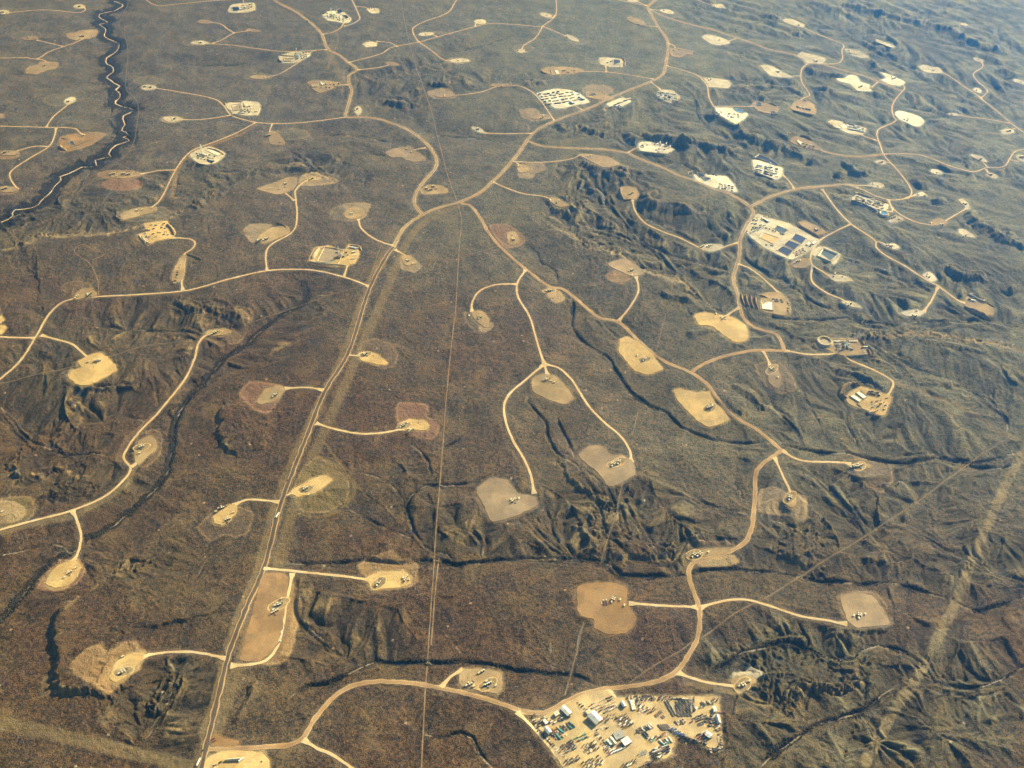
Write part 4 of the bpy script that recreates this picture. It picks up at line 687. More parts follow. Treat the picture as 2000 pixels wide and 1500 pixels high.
for ph, key, g, eq in PADG:
    z = sample(H, g[:, 0], g[:, 1]); c = g.mean(0); q = g-c
    A_ = np.c_[q, np.ones(len(q))]; co = np.linalg.lstsq(A_, z, rcond=None)[0]
    co[:2] = np.clip(co[:2], -.06, .06); planes.append((c, co))
    w_, d = polyfield(g, 30); pz = co[0]*(GX[w_]-c[0])+co[1]*(GY[w_]-c[1])+co[2]
    k = sstep(16, 2, d); H[w_] = H[w_]*(1-k)+(pz-.2)*k
    s = SOIL[key]; paint(w_, tuple(v*.75 for v in s[:3]), .8*sstep(9, 0, d+3*n1[w_])); CDK[w_] *= sstep(0, 12, d)
CDK *= sstep(5, 12, RD)
def zt(x, y): return float(sample(H, x, y))

# ---------------------------------------------------------------- the ground sheet
def build_terrain():
    me = bpy.data.meshes.new('terrain'); nv = NY*NX
    co = np.stack([GX, GY, H], -1).reshape(-1, 3).astype(np.float32)
    me.vertices.add(nv); me.vertices.foreach_set('co', co.ravel())
    idx = np.arange(nv).reshape(NY, NX); q = np.stack([idx[:-1, :-1], idx[:-1, 1:], idx[1:, 1:], idx[1:, :-1]], -1).reshape(-1, 4)
    nf = len(q); me.loops.add(nf*4); me.loops.foreach_set('vertex_index', q.ravel().astype(np.int32))
    me.polygons.add(nf); me.polygons.foreach_set('loop_start', (np.arange(nf)*4).astype(np.int32)); me.polygons.foreach_set('loop_total', np.full(nf, 4, np.int32))
    me.polygons.foreach_set('use_smooth', np.ones(nf, bool)); me.update(calc_edges=True)
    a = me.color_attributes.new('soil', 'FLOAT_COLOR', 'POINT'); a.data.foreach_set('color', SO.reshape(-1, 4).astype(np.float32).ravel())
    gr = sstep(-700, 1300, GX+.25*(GY-2500)+300*gnoise(GX/700, GY/700, 121))*sstep(1100, 2200, GY)
    gr = np.maximum(gr, .9*np.clip(AMP-.5, 0, 1)*(.3+.7*sstep(-700, 900, GX)))
    cv = np.stack([CDK, gr, GULLY, np.clip(BARE, 0, 1)], -1)
    a = me.color_attributes.new('cover', 'FLOAT_COLOR', 'POINT'); a.data.foreach_set('color', cv.reshape(-1, 4).astype(np.float32).ravel())
    m, n, b = nodes('sagebrush_ground'); g = n.nodes.new('ShaderNodeNewGeometry').outputs['Position']
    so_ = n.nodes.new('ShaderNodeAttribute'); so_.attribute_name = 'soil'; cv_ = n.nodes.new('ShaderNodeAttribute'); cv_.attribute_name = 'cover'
    sp = n.nodes.new('ShaderNodeSeparateColor'); n.links.new(cv_.outputs['Color'], sp.inputs[0])
    big_ = noise(n, g, .0022, 5, .6); mid = noise(n, g, .012, 6, .68); fine = noise(n, g, .11, 4, .75); tiny = noise(n, g, .33, 2, .7)
    brown = mix(n, ramp(n, mid, .38, .62), (.030, .0135, .0052), (.088, .042, .016))
    olive = mix(n, ramp(n, mid, .38, .62), (.064, .068, .040), (.165, .165, .100))
    c = mix(n, ramp(n, big_, .44, .57, 0, .8), brown, mix(n, ramp(n, mid, .4, .6), (.036, .025, .011), (.098, .070, .030)))
    xyz = n.nodes.new('ShaderNodeSeparateXYZ'); n.links.new(g, xyz.inputs[0])   # ground colour turns paler and greyer towards the north
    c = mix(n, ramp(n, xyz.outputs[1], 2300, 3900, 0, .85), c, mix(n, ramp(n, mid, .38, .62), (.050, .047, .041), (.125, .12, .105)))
    c = mix(n, sp.outputs[1], c, olive)
    c = mix(n, ramp(n, fine, .48, .60, 0, .8), c, mix(n, .45, c, (.20, .13, .06)))
    c = mix(n, ramp(n, fine, .49, .38, 0, .85), c, (.012, .010, .006))
    c = mix(n, ramp(n, tiny, .53, .66, 0, .45), c, (.24, .17, .09)); c = mix(n, ramp(n, tiny, .47, .36, 0, .75), c, (.010, .008, .005))
    c = mix(n, ramp(n, mid, .56, .68, 0, .45), c, (.17, .12, .055))
    c = mix(n, ramp(n, sp.outputs[2], .15, .9, 0, .45), c, (.022, .018, .011))
    # bare ant mounds
    vo = n.nodes.new('ShaderNodeTexVoronoi'); vo.inputs['Scale'].default_value = .022; n.links.new(g, vo.inputs['Vector'])
    vs_ = n.nodes.new('ShaderNodeSeparateColor'); n.links.new(vo.outputs['Color'], vs_.inputs[0])
    f = math_(n, 'MULTIPLY', ramp(n, vo.outputs['Distance'], .10, .05), ramp(n, vs_.outputs[0], .55, .6)); c = mix(n, math_(n, 'MULTIPLY', f, .75), c, (.42, .34, .24))
    # brush in the channels
    br = mix(n, ramp(n, fine, .35, .65), (.008, .006, .005), (.024, .017, .010)); c = mix(n, math_(n, 'MULTIPLY', sp.outputs[0], ramp(n, mid, .3, .55, .8, 1.0)), c, br)
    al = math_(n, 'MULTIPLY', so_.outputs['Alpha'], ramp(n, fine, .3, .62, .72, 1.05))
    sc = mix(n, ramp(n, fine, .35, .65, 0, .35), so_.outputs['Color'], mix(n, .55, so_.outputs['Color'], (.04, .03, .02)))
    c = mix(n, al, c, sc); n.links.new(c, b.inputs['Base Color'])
    hgt = math_(n, 'ADD', math_(n, 'MULTIPLY', mid, 3.0), math_(n, 'ADD', fine, math_(n, 'MULTIPLY', tiny, .5))); bump(n, b, hgt, 1.0, 3.2)
    me.materials.append(m); o = bpy.data.objects.new('terrain', me); COL.objects.link(o); tag(o, kind='structure')
    return o
build_terrain()

# ---------------------------------------------------------------- road sheets
def lift(y): return .35+.00022*max(y, 0)
def strip(name, L, wd, mat, extra=0.0, wob_=.4, label=None):
    L = smooth_line(L, 7) if len(L) < 3 else L
    T = np.gradient(L, axis=0); T /= np.linalg.norm(T, axis=1)[:, None]+1e-9; Nn = np.c_[-T[:, 1], T[:, 0]]
    V = []; F = []; ks = (-1, -.35, .35, 1); fl = np.ones(len(L)); cum = np.r_[0, np.cumsum(np.linalg.norm(np.diff(L, axis=0), axis=1))]
    if name == 'gravel_road': fl += 1.5*np.exp(-(cum/9)**2*.5)*(cum[-1] > 50)+1.5*np.exp(-((cum[-1]-cum)/9)**2*.5)*(cum[-1] > 50)
    for i in range(len(L)):
        y = L[i, 1]
        for k in ks:
            e = wd*(1+wob_*float(gnoise(np.array(L[i, 0]/17+k*9), np.array(L[i, 1]/17), 131)))*k if abs(k) == 1 else wd*k
            e *= fl[i]
            x, yy = L[i]+Nn[i]*e; V.append((x, yy, zt(x, yy)+lift(y)+extra+(.12 if abs(k) < 1 else 0)))
        if i:
            a = (i-1)*4; F += [(a+j, a+4+j, a+5+j, a+1+j) for j in range(3)]
    F = [f[::-1] for f in F]
    return tag(mesh_obj(name, V, F, mat, smooth=True), label, kind='structure')
rk = {'P': ('paved_road', 'paved'), 'Q': ('highway', 'highway'), 'G': ('gravel_road', 'gravel'), 'D': ('dirt_road', 'dirt'), 'T': ('track', 'track'), 'S': ('faint_track', 'scar')}
ofs = {'P': .30, 'Q': .2, 'D': .1, 'G': 0., 'T': -.12, 'S': -.2}
for i, (ty, L) in enumerate(roads):
    if ty in 'PD': strip('road_shoulder', L, {'P': 7.2, 'D': 5.6}[ty], M['shoulder'], -.05)
    if ty == 'Q': strip('road_shoulder', L, 6.6, M['shoulder'], -.05)
    strip(rk[ty][0], L, {'P': 4.4, 'Q': 3.6, 'G': 3.2, 'D': 3.5, 'T': 1.8, 'S': 1.1}[ty]*(1-.22*min(1, max(0, (L[:, 1].mean()-2200)/1500))), M[rk[ty][1]], ofs[ty]+.004*(i % 12))
strip('creek', wob[0], 2.5, M['bed'], .35, .9)

# ---------------------------------------------------------------- pad slabs
def slab(name, g, c, co, mat, parent=None, top=.40, skirt=1.2):
    n = len(g); ey = lift(c[1])-.35; rad = float(np.mean(np.hypot(g[:, 0]-c[0], g[:, 1]-c[1])))
    def pz(p): return co[0]*(p[0]-c[0])+co[1]*(p[1]-c[1])+co[2]
    cr_ = (g[:, 0]-c[0])*(np.roll(g[:, 1], -1)-c[1])-(g[:, 1]-c[1])*(np.roll(g[:, 0], -1)-c[0])
    if cr_.min() < 0:
        V = [(p[0], p[1], pz(p)+top+ey) for p in g]+[(p[0], p[1], pz(p)-skirt) for p in g]
        return mesh_obj(name, V, [tuple(range(n))]+[(i, n+i, n+(i+1) % n, (i+1) % n) for i in range(n)], mat, parent)
    V = []; att = []
    for k in (1, .82, .62, .42, .2):
        V += [(c[0]+(p[0]-c[0])*k, c[1]+(p[1]-c[1])*k, pz((c[0]+(p[0]-c[0])*k, c[1]+(p[1]-c[1])*k))+top+ey) for p in g]; att += [(1-k)*rad]*n
    V += [(c[0], c[1], co[2]+top+ey)]; att += [rad]
    V += [(c[0]+(p[0]-c[0])*1.01, c[1]+(p[1]-c[1])*1.01, pz(p)-skirt) for p in g]; att += [0]*n
    F = []
    for r in range(4): F += [(r*n+i, r*n+(i+1) % n, (r+1)*n+(i+1) % n, (r+1)*n+i) for i in range(n)]
    F += [(4*n+i, 4*n+(i+1) % n, 5*n) for i in range(n)]; F += [(i, 5*n+1+i, 5*n+1+(i+1) % n, (i+1) % n) for i in range(n)]
    o = mesh_obj(name, V, F, mat, parent); A_ = o.data.attributes.new('inset', 'FLOAT', 'POINT'); A_.data.foreach_set('value', np.array(att, np.float32)); return o
def padz(i, x, y):
    c, co = planes[i]; return co[0]*(x-c[0])+co[1]*(y-c[1])+co[2]+.40+lift(c[1])-.35
SITEI = {}
WKM = earth('worked_gravel', (.30, .235, .135), .3, .08); RGM = earth('track_ring', (.60, .46, .24), .25, .08)
for i, (ph, key, g, eq) in enumerate(PADG):
    c, co = planes[i]; site = eq is None
    o = slab('bare_site_ground' if site else 'well_pad', g, c, co, padm(key))
    if not site and c[1] < 2900 and eq:
        for e in eq.split():
            if e[0] != 'B': continue
            if rnd.random() < .5: continue
            p = at(*[float(v) for v in e[1:].split(',')]); a0 = rnd.uniform(.2, .9); ca, sa = math.cos(a0), math.sin(a0); ra, rb = rnd.uniform(19, 27), rnd.uniform(11, 15)
            def ell(k, dz): return [((c_[0]), (c_[1]), co[0]*(c_[0]-c[0])+co[1]*(c_[1]-c[1])+co[2]+.40+lift(c[1])-.35+dz) for c_ in [(p[0]+(ra*k*math.cos(t)*ca-rb*k*math.sin(t)*sa)*(1+.06*math.sin(3*t+a0)), p[1]+(ra*k*math.cos(t)*sa+rb*k*math.sin(t)*ca)*(1+.06*math.sin(2*t))) for t in [2*math.pi*q/28 for q in range(28)]]]
            mesh_obj('worked_ground', ell(.93, .06), [tuple(range(28))], WKM, o)
            mesh_obj('wheel_track_ring', ell(1.10, .1)+ell(.96, .1), [(q, (q+1) % 28, 28+(q+1) % 28, 28+q) for q in range(28)], RGM, o)
    if site: SITEI[ph] = i; tag(o, ph, kind='structure')
    else: tag(o, ph, 'well pad', 'well pads of the gas field')
# ---------------------------------------------------------------- things that stand on the pads
def paint_mat(name, col, rough=.55, metal=0, spec=.3):
    m, n, b = nodes(name); g = n.nodes.new('ShaderNodeTexCoord').outputs['Object']
    f = noise(n, g, .6, 4, .7); c = mix(n, ramp(n, f, .45, .75, 0, .45), col, tuple(v*.55+.03 for v in col)); n.links.new(c, b.inputs['Base Color'])
    b.inputs['Roughness'].default_value = rough; b.inputs['Metallic'].default_value = metal; b.inputs['Specular IOR Level'].default_value = spec
    return m
PC = dict(white=(.80,.80,.77), tan=(.50,.42,.28), cream=(.66,.60,.46), olive=(.055,.06,.04), dark=(.045,.045,.05), grey=(.30,.30,.30), steel=(.42,.43,.44), red=(.42,.06,.04), maroon=(.20,.05,.05), blue=(.05,.14,.42),
          navy=(.02,.03,.14), teal=(.04,.30,.30), green=(.10,.34,.26), yellow=(.70,.46,.08), brown=(.17,.11,.08), rust=(.26,.12,.07), black=(.02,.02,.02), glass=(.03,.04,.05), orange=(.62,.30,.10), lilac=(.42,.36,.56))
PM = {k: paint_mat(k+'_paint', v, .25 if k == 'glass' else .55) for k, v in PC.items()}
class MB:
    def __init__(s): s.v = []; s.f = []; s.m = []; s.mats = []
    def mi(s, m):
        m = PM[m] if isinstance(m, str) else m
        if m not in s.mats: s.mats.append(m)
        return s.mats.index(m)
    def add(s, V, F, m):
        k = len(s.v); s.v += V; s.f += [tuple(i+k for i in f) for f in F]; s.m += [s.mi(m)]*len(F); return s
    def box(s, x0, x1, y0, y1, z0, z1, m, tx=0, ty=0):
        V = [(x0, y0, z0), (x1, y0, z0), (x1, y1, z0), (x0, y1, z0), (x0+tx, y0+ty, z1), (x1-tx, y0+ty, z1), (x1-tx, y1-ty, z1), (x0+tx, y1-ty, z1)]
        return s.add(V, [(3, 2, 1, 0), (4, 5, 6, 7), (0, 1, 5, 4), (1, 2, 6, 5), (2, 3, 7, 6), (3, 0, 4, 7)], m)
    def gable(s, x0, x1, y0, y1, z0, z1, m, over=.4):
        x0 -= over; x1 += over; y0 -= over; y1 += over; ym = (y0+y1)/2
        V = [(x0, y0, z0), (x1, y0, z0), (x1, y1, z0), (x0, y1, z0), (x0, ym, z1), (x1, ym, z1)]
        return s.add(V, [(3, 2, 1, 0), (0, 1, 5, 4), (2, 3, 4, 5), (1, 2, 5), (3, 0, 4)], m)
    def cyl(s, p, q, r, m, n=12, r2=None, caps=True):
        p = Vector(p); q = Vector(q); r2 = r if r2 is None else r2; d = (q-p).normalized(); a = d.orthogonal().normalized(); b = d.cross(a)
        V = [tuple(p+(a*math.cos(t)+b*math.sin(t))*r) for t in [2*math.pi*i/n for i in range(n)]]+[tuple(q+(a*math.cos(t)+b*math.sin(t))*r2) for t in [2*math.pi*i/n for i in range(n)]]
        F = [(i, (i+1) % n, n+(i+1) % n, n+i) for i in range(n)]
        if caps: F += [tuple(range(n))[::-1], tuple(range(n, 2*n))]
        return s.add(V, F, m)
    def join(s, o):
        k = len(s.v); s.v += o.v
        for f, m in zip(o.f, o.m): s.f.append(tuple(i+k for i in f)); s.m.append(s.mi(o.mats[m]))
    def mesh(s, name):
        me = bpy.data.meshes.new(name); me.from_pydata(s.v, [], s.f)
        for m in s.mats: me.materials.append(m)
        me.polygons.foreach_set('material_index', s.m); me.update(); return me

# ---- builders: each returns [(part name, MB, [(sub-part, MB)])]
def k_tank(c):
    a = MB().cyl((0, 0, 0), (0, 0, 5.6), 2.1, c, 16); r = MB().cyl((0, 0, 5.6), (0, 0, 6.1), 2.15, 'cream', 16, .25)
    l = MB().box(2.05, 2.35, -.35, .35, 0, 6, 'steel'); return [('shell', a), ('roof', r), ('ladder', l)]
def k_shed(c):
    a = MB().box(-3, 3, -1.9, 1.9, 0, 2.9, c); r = MB().gable(-3, 3, -1.9, 1.9, 2.9, 3.8, 'cream', .25)
    s = MB().cyl((-1.8, .9, 3.2), (-1.8, .9, 6.4), .28, 'dark', 8); d = MB().box(3, 3.06, -.5, .5, 0, 2.1, 'dark'); return [('wall', a), ('roof', r), ('stack', s), ('door', d)]
def k_well(c):
    a = MB().box(-1, 1, -1, 1, 0, .35, 'grey').cyl((0, 0, .3), (0, 0, 3.2), .28, c, 8); b = MB().cyl((-1, 0, 1.7), (1, 0, 1.7), .2, c, 8).cyl((0, -.8, 2.4), (0, .8, 2.4), .2, c, 8)
    g = MB().cyl((0, 0, 3.2), (0, 0, 3.7), .5, 'red', 8); return [('spool', a), ('valve', b), ('cap', g)]
def wheels(mb, xs, y=1.05, r=.52):
    for x in xs:
        for s in (-1, 1): mb.cyl((x, s*y-.17, r), (x, s*y+.17, r), r, 'black', 10)
    return mb
def cab(c, x=5.2):
    a = MB().box(x, x+2.3, -1.2, 1.2, .9, 3.2, c, .15, .08).box(x+2.3, x+4.1, -1.1, 1.1, .8, 2.0, c, .1, .06); g = MB().box(x+2.14, x+2.24, -1.0, 1.0, 2.05, 2.9, 'glass'); return a, g
def k_semi(c):
    a, g = cab(c if c != 'white' else 'white'); t = MB().box(-9, 4.8, -1.3, 1.3, 1.2, 4.0, c); w = wheels(MB(), (-8, -6.8, 6, 9)); return [('cab', a), ('windscreen', g), ('trailer', t), ('wheel_set', w)]
def k_tanker(c):
    a, g = cab(c); t = MB().cyl((-8, 0, 2.3), (4.6, 0, 2.3), 1.15, 'steel' if c != 'white' else 'white', 14); w = wheels(MB(), (-7, -5.8, 6, 9)).box(-8, 9, -.5, .5, .9, 1.2, 'dark'); return [('cab', a), ('windscreen', g), ('tank', t), ('wheel_set', w)]
def k_flat(c):
    a, g = cab(c); t = MB().box(-9, 4.8, -1.3, 1.3, 1.1, 1.4, 'brown').box(-7, 3, -1, 1, 1.4, 2.3, 'rust'); w = wheels(MB(), (-8, -6.8, 6, 9)); return [('cab', a), ('windscreen', g), ('flatbed', t), ('wheel_set', w)]
def k_pickup(c):
    a = MB().box(-2.8, 2.8, -1, 1, .5, 1.15, c).box(-.9, 1.2, -.92, .92, 1.15, 1.9, c, .35, .12); g = MB().box(-.55, .85, -.95, .95, 1.3, 1.72, 'glass', .12, .02); w = wheels(MB(), (-1.8, 1.9), .9, .4); return [('body', a), ('window', g), ('wheel_set', w)]
def k_frac(c):
    a = MB().box(-5, 5, -1.3, 1.3, .5, 3.4, c, .4, 0); w = wheels(MB(), (3.6, 4.5)).box(-4.8, 4.8, -.9, .9, .25, .5, 'dark'); h = MB().cyl((0, 0, 3.3), (0, 0, 3.6), .5, 'dark', 8); return [('tank', a), ('skid', w), ('hatch', h)]
def k_cargo(c):
    a = MB().box(-4.6, 4.6, -1.25, 1.25, 1.0, 3.5, c, .05, .05); w = wheels(MB(), (-3.6, -2.6, 3.4), 1.0, .45).box(-4.5, 5.6, -.4, .4, .7, 1.0, 'dark'); d = MB().box(-4.66, -4.6, -1.1, 1.1, 1.1, 3.3, 'grey'); return [('body', a), ('wheel_set', w), ('door', d)]
def k_bin(c):
    a = MB().box(-3.4, 3.4, -1.2, 1.2, .2, 1.9, c, -.3, 0); f = MB().box(-3.2, 3.2, -1.05, 1.05, 1.6, 1.96, 'rust'); s = MB().box(3.7, 4.6, -1, 1, .3, 2.6, 'grey'); return [('bin', a), ('load', f), ('hoist', s)]
def k_office(c):
    a = MB().box(-8, 8, -1.9, 1.9, .5, 3.2, c); r = MB().box(-8.15, 8.15, -2.05, 2.05, 3.2, 3.4, 'white'); d = MB().box(-1, 0, -1.96, -1.9, .6, 2.6, 'dark'); w = MB()
    for x in (-6, -3.5, 3, 5.5): w.box(x, x+1.2, -1.95, -1.9, 1.6, 2.5, 'glass')
    s = MB().box(-7.5, 7.5, -1.5, 1.5, 0, .5, 'dark'); return [('wall', a), ('roof', r), ('door', d), ('window', w), ('skirt', s)]
def k_box(c):
    a = MB().box(-6, 6, -1.25, 1.25, .1, 2.7, c)
    for x in range(-5, 6): a.box(x-.06, x+.06, -1.3, 1.3, .3, 2.55, c)
    d = MB().box(6, 6.06, -1.15, 1.15, .2, 2.6, 'grey'); return [('body', a), ('door', d)]
def k_pipes(c):
    a = MB()
    for i in range(6):
        for j in range(3-(i % 2 and 1)): a.cyl((-6+.2*i, -1.5+i*.6, .45+j*.5), (6-.2*j, -1.5+i*.6, .45+j*.5), .27, c if (i+j) % 3 else 'grey', 6)
    r = MB()
    for x in (-4.5, 0, 4.5): r.box(x-.15, x+.15, -2, 2, 0, .2, 'dark')
    return [('pipe_bundle', a), ('rack', r)]
def k_skid(c):
    a = MB().box(-4.5, 4.5, -1.4, 1.4, 0, .5, 'dark').box(-4, -.8, -1.2, 1.2, .5, 2.9, c); b = MB().cyl((-.4, 0, 1.6), (3.2, 0, 1.6), .95, 'steel' if c != 'white' else 'white', 12); f = MB().box(3.3, 4.4, -1.3, 1.3, .5, 3.1, 'grey'); return [('base', a), ('vessel', b), ('radiator', f)]
def k_silo(c):
    a = MB().box(-6, 6, -1.6, 1.6, 1.6, 4.8, c, .3, 0).box(-4.5, 4.5, -.7, .7, .5, 1.6, c, 0, 0); l = wheels(MB(), (4.6, 5.6)).box(-5.8, -5.2, -1.3, 1.3, 0, 1.6, 'dark'); return [('hopper', a), ('leg_frame', l)]
def k_loader(c):
    a = MB().box(-2.6, 1.6, -1.2, 1.2, .8, 2.0, c, .15, .1).box(-.8, .8, -.8, .8, 2.0, 3.2, 'glass', .15, .1); b = MB().box(2.6, 3.6, -1.5, 1.5, .2, 1.3, c, .3, 0).box(1.4, 2.8, -.7, -.4, .9, 1.3, c).box(1.4, 2.8, .4, .7, .9, 1.3, c)
    w = wheels(MB(), (-1.6, 1.3), 1.15, .8); return [('body', a), ('bucket', b), ('wheel_set', w)]
def k_junk(c):
    a = MB().box(-2, 2, -1, 1, 0, 1.4, c, .2, .2).box(-1.2, 2.6, -1.6, -.7, 0, 2.2, 'dark', .2, .1); b = MB().cyl((-1.8, 1.2, .6), (1.6, 1.5, .6), .6, 'rust', 8); return [('crate', a), ('drum', b)]
def k_mat(c):
    a = MB().box(-4.5, 4.5, -3.6, 3.6, 0, .9, c); b = MB()
    for i in range(5): b.box(-4.3+i*1.8, -3.0+i*1.8, -3.7, 3.7, .9, 1.15, c)
    return [('stack', a), ('top_layer', b)]
def k_rig(c):
    s = MB().box(-6, 6, -5, 5, 6.4, 7.4, 'steel')
    for x in (-5.2, 5.2):
        for y in (-4.2, 4.2): s.box(x-.5, x+.5, y-.5, y+.5, 0, 6.4, 'dark')
        s.box(x-.3, x+.3, -4.2, 4.2, 3.2, 3.7, 'dark')
    m = MB(); z0, z1, a0, a1 = 7.4, 46, 3.4, 1.1
    for sx in (-1, 1):
        for sy in (-1, 1): m.cyl((sx*a0, sy*a0, z0), (sx*a1, sy*a1, z1), .34, 'white', 6)
    K = 9
    for i in range(K):
        t0, t1 = i/K, (i+1)/K; za, zb = z0+(z1-z0)*t0, z0+(z1-z0)*t1; aa, ab = a0+(a1-a0)*t0, a0+(a1-a0)*t1
        for p, q in (((-aa, -aa), (ab, -ab)), ((aa, -aa), (ab, ab)), ((aa, aa), (-ab, ab)), ((-aa, aa), (-ab, -ab))): m.cyl((p[0], p[1], za), (q[0], q[1], zb), .2, 'white', 5)
        for p, q in (((-ab, -ab), (ab, -ab)), ((ab, -ab), (ab, ab)), ((ab, ab), (-ab, ab)), ((-ab, ab), (-ab, -ab))): m.cyl((p[0], p[1], zb), (q[0], q[1], zb), .18, 'white', 5)
    cr = MB().box(-1.8, 1.8, -1.8, 1.8, 46, 47.4, c); bd = MB().box(1, 3.6, -1.6, 1.6, 28, 29, 'dark'); tb = MB().box(-.7, .7, -.7, .7, 16, 20, 'yellow')
    dh = MB().box(-5.5, -1, 5, 8, 7.4, 10.2, c).box(-5.5, -1, 5, 8, 0, 7.4, 'dark'); dw = MB().box(1, 5.5, -3, 3, 7.4, 10.2, c)
    cw = MB().box(6, 22, -1.2, 1.2, 0, 1.2, 'steel').add([(6, -1, 7.2), (6, 1, 7.2), (18, 1, 1.2), (18, -1, 1.2), (6, -1, 6.6), (6, 1, 6.6), (18, 1, .8), (18, -1, .8)], [(0, 1, 2, 3), (7, 6, 5, 4), (0, 3, 7, 4), (1, 5, 6, 2)], 'grey')
    return [('substructure', s), ('mast', m), ('crown_block', cr), ('monkey_board', bd), ('top_drive', tb), ('doghouse', dh), ('drawworks', dw), ('catwalk', cw)]
KIND = dict(T=('storage_tank', 'storage tank', k_tank), S=('separator_shed', 'equipment shed', k_shed), W=('wellhead', 'wellhead', k_well), semi=('semi_trailer_truck', 'truck', k_semi), tanker=('tanker_truck', 'tanker truck', k_tanker),
            flat=('flatbed_truck', 'flatbed truck', k_flat), pick=('pickup_truck', 'pickup truck', k_pickup), frac=('mobile_fluid_tank', 'fluid tank', k_frac), cargo=('cargo_trailer', 'trailer', k_cargo), bin=('open_bin', 'bin', k_bin), office=('office_trailer', 'trailer', k_office), box=('shipping_container', 'container', k_box),
            pipes=('pipe_stack', 'pipe stack', k_pipes), skid=('equipment_skid', 'machinery', k_skid), silo=('sand_silo_trailer', 'silo trailer', k_silo), load=('wheel_loader', 'loader', k_loader), junk=('scrap_heap', 'scrap', k_junk), mat=('timber_mat_stack', 'mat stack', k_mat), rig=('drilling_rig', 'drilling rig', k_rig))
CACHE = {}
def place(kind, col, x, y, z, ang, label, group, parts=False, sc=1.0, zs=1.0):
    name, cat, fn = KIND[kind]
    if (kind, col, parts) not in CACHE:
        ps = fn(col)
        if parts: CACHE[kind, col, parts] = [(p[0], p[1].mesh(p[0])) for p in ps]
        else:
            a = MB(); [a.join(p[1]) for p in ps]; CACHE[kind, col, parts] = a.mesh(name)
    me = CACHE[kind, col, parts]
    if parts:
        o = empty(name, (x, y, z), ang)
        for pn, m_ in me:
            c = bpy.data.objects.new(pn, m_); COL.objects.link(c); c.parent = o
    else:
        o = bpy.data.objects.new(name, me); COL.objects.link(o); o.location = (x, y, z); o.rotation_euler = (0, 0, ang)
    if sc != 1 or zs != 1: o.scale = (sc, sc, sc*zs)
    tag(o, label, cat, group); return o
def words(n):
    return {1: [''], 2: ['left ', 'right '], 3: ['left ', 'middle ', 'right ']}.get(n) or ['leftmost ']+[w_+' from left ' for w_ in ('second', 'third', 'fourth', 'fifth', 'sixth', 'seventh', 'eighth')][:n-2]+['rightmost ']
def surf(i, x, y): return padz(i, x, y)
# pad equipment
for i, (ph, key, g, eq) in enumerate(PADG):
    if not eq: continue
    ent = []
    for e in eq.split():
        k = e[0]; px, py = [float(v) for v in e[1:].split(',')]; ent.append((k, px, py))
    near = ent[0][2] > 800; ang0 = rnd.uniform(.15, 1.2)
    for kk, kname in (('Bb', 'tank cluster'), ('s', 'shed'), ('w', 'wellhead'), ('v', 'vehicle')):
        es = sorted([e for e in ent if e[0] in kk], key=lambda e: e[1]); ws = words(len(es))
        for (k, px, py), wd in zip(es, ws):
            x, y = at(px, py); z = surf(i, x, y); ang = ang0+rnd.uniform(-.12, .12); ca, sa = math.cos(ang), math.sin(ang)
            sc = 1.0+.00008*max(0, y-1500)
            def pl(kind, col, dx, dy, lab, grp, s=1.0, da=0):
                X, Y = x+(dx*ca-dy*sa)*sc, y+(dx*sa+dy*ca)*sc; place(kind, col, X, Y, surf(i, X, Y), ang+da, lab, grp, near, sc*s)
            if k in 'Bb':
                n = rnd.choice([3, 4, 4]) if k == 'B' else 2; lay = rnd.random() < .5; tc = rnd.choice(['tan', 'olive', 'olive', 'rust'])
                cn = {'tan': 'tan', 'olive': 'dark green', 'rust': 'reddish'}[tc]
                for q in range(n): pl('T', tc, *((((q % 2)-.5)*5.4, (q//2-.5)*5.2*(n > 2)) if lay else ((q-(n-1)/2)*5.3, 0)), f"{cn} tank, {wd}cluster, {ph}", 'tanks of the %scluster on the %s' % (wd, ph))
                pl('S', 'olive', (-9.5 if lay else 0), (1.0 if lay else 8), f"shed by {wd}tanks, {ph}", None)
                if k == 'B': pl('skid', 'dark', (9.5 if lay else -3), (1.5 if lay else -7), f"dark machine by {wd}tanks, {ph}", None, .7, 1.5)
            elif k == 's': pl('S', rnd.choice(['tan', 'olive', 'rust']), 0, 0, f"{wd}lone shed, {ph}", None)
            elif k == 'w': pl('W', 'olive', 0, 0, f"{wd}wellhead, {ph}", None, 1.25)
            else: pl(rnd.choice(['pick', 'flat']), 'white', 0, 0, f"{wd}vehicle, {ph}", None, 1.0, .5)

# ---- embankments, pits, buildings
def ribbon(name, pxs, wd, hgt, mat, label, cat='soil bank', group=None, parent=None, zoff=0, rough=.25):
    L = smooth_line(at(*P(pxs).T), 5); T = np.gradient(L, axis=0); T /= np.linalg.norm(T, axis=1)[:, None]+1e-9; Nn = np.c_[-T[:, 1], T[:, 0]]
    V = []; F = []; n = len(L)
    for i in range(n):
        e = min(1, min(i, n-1-i)/2.0); e = math.sqrt(max(e, .02))
        for k, (o, h) in enumerate(((-1, -.6), (-.55, .62), (-.12, 1), (.2, .95), (.6, .55), (1, -.6))):
            jx = 1+rough*float(gnoise(np.array(L[i, 0]/9+k*3.3), np.array(L[i, 1]/9), 151)); x, y = L[i]+Nn[i]*o*wd*e*jx
            z = zt(x, y)+lift(y)+zoff+(hgt*h*e*jx if h > 0 else h); V.append((x, y, z))
        if i: a = (i-1)*6; F += [(a+j+1, a+j, a+6+j, a+7+j)[::1] for j in range(5)]
    F += [tuple(range(6)), tuple(range((n-1)*6, n*6))[::-1]]
    o = mesh_obj(name, V, F, mat, parent, smooth=False)
    if label: tag(o, label, cat, group)
    return o
WM = {}
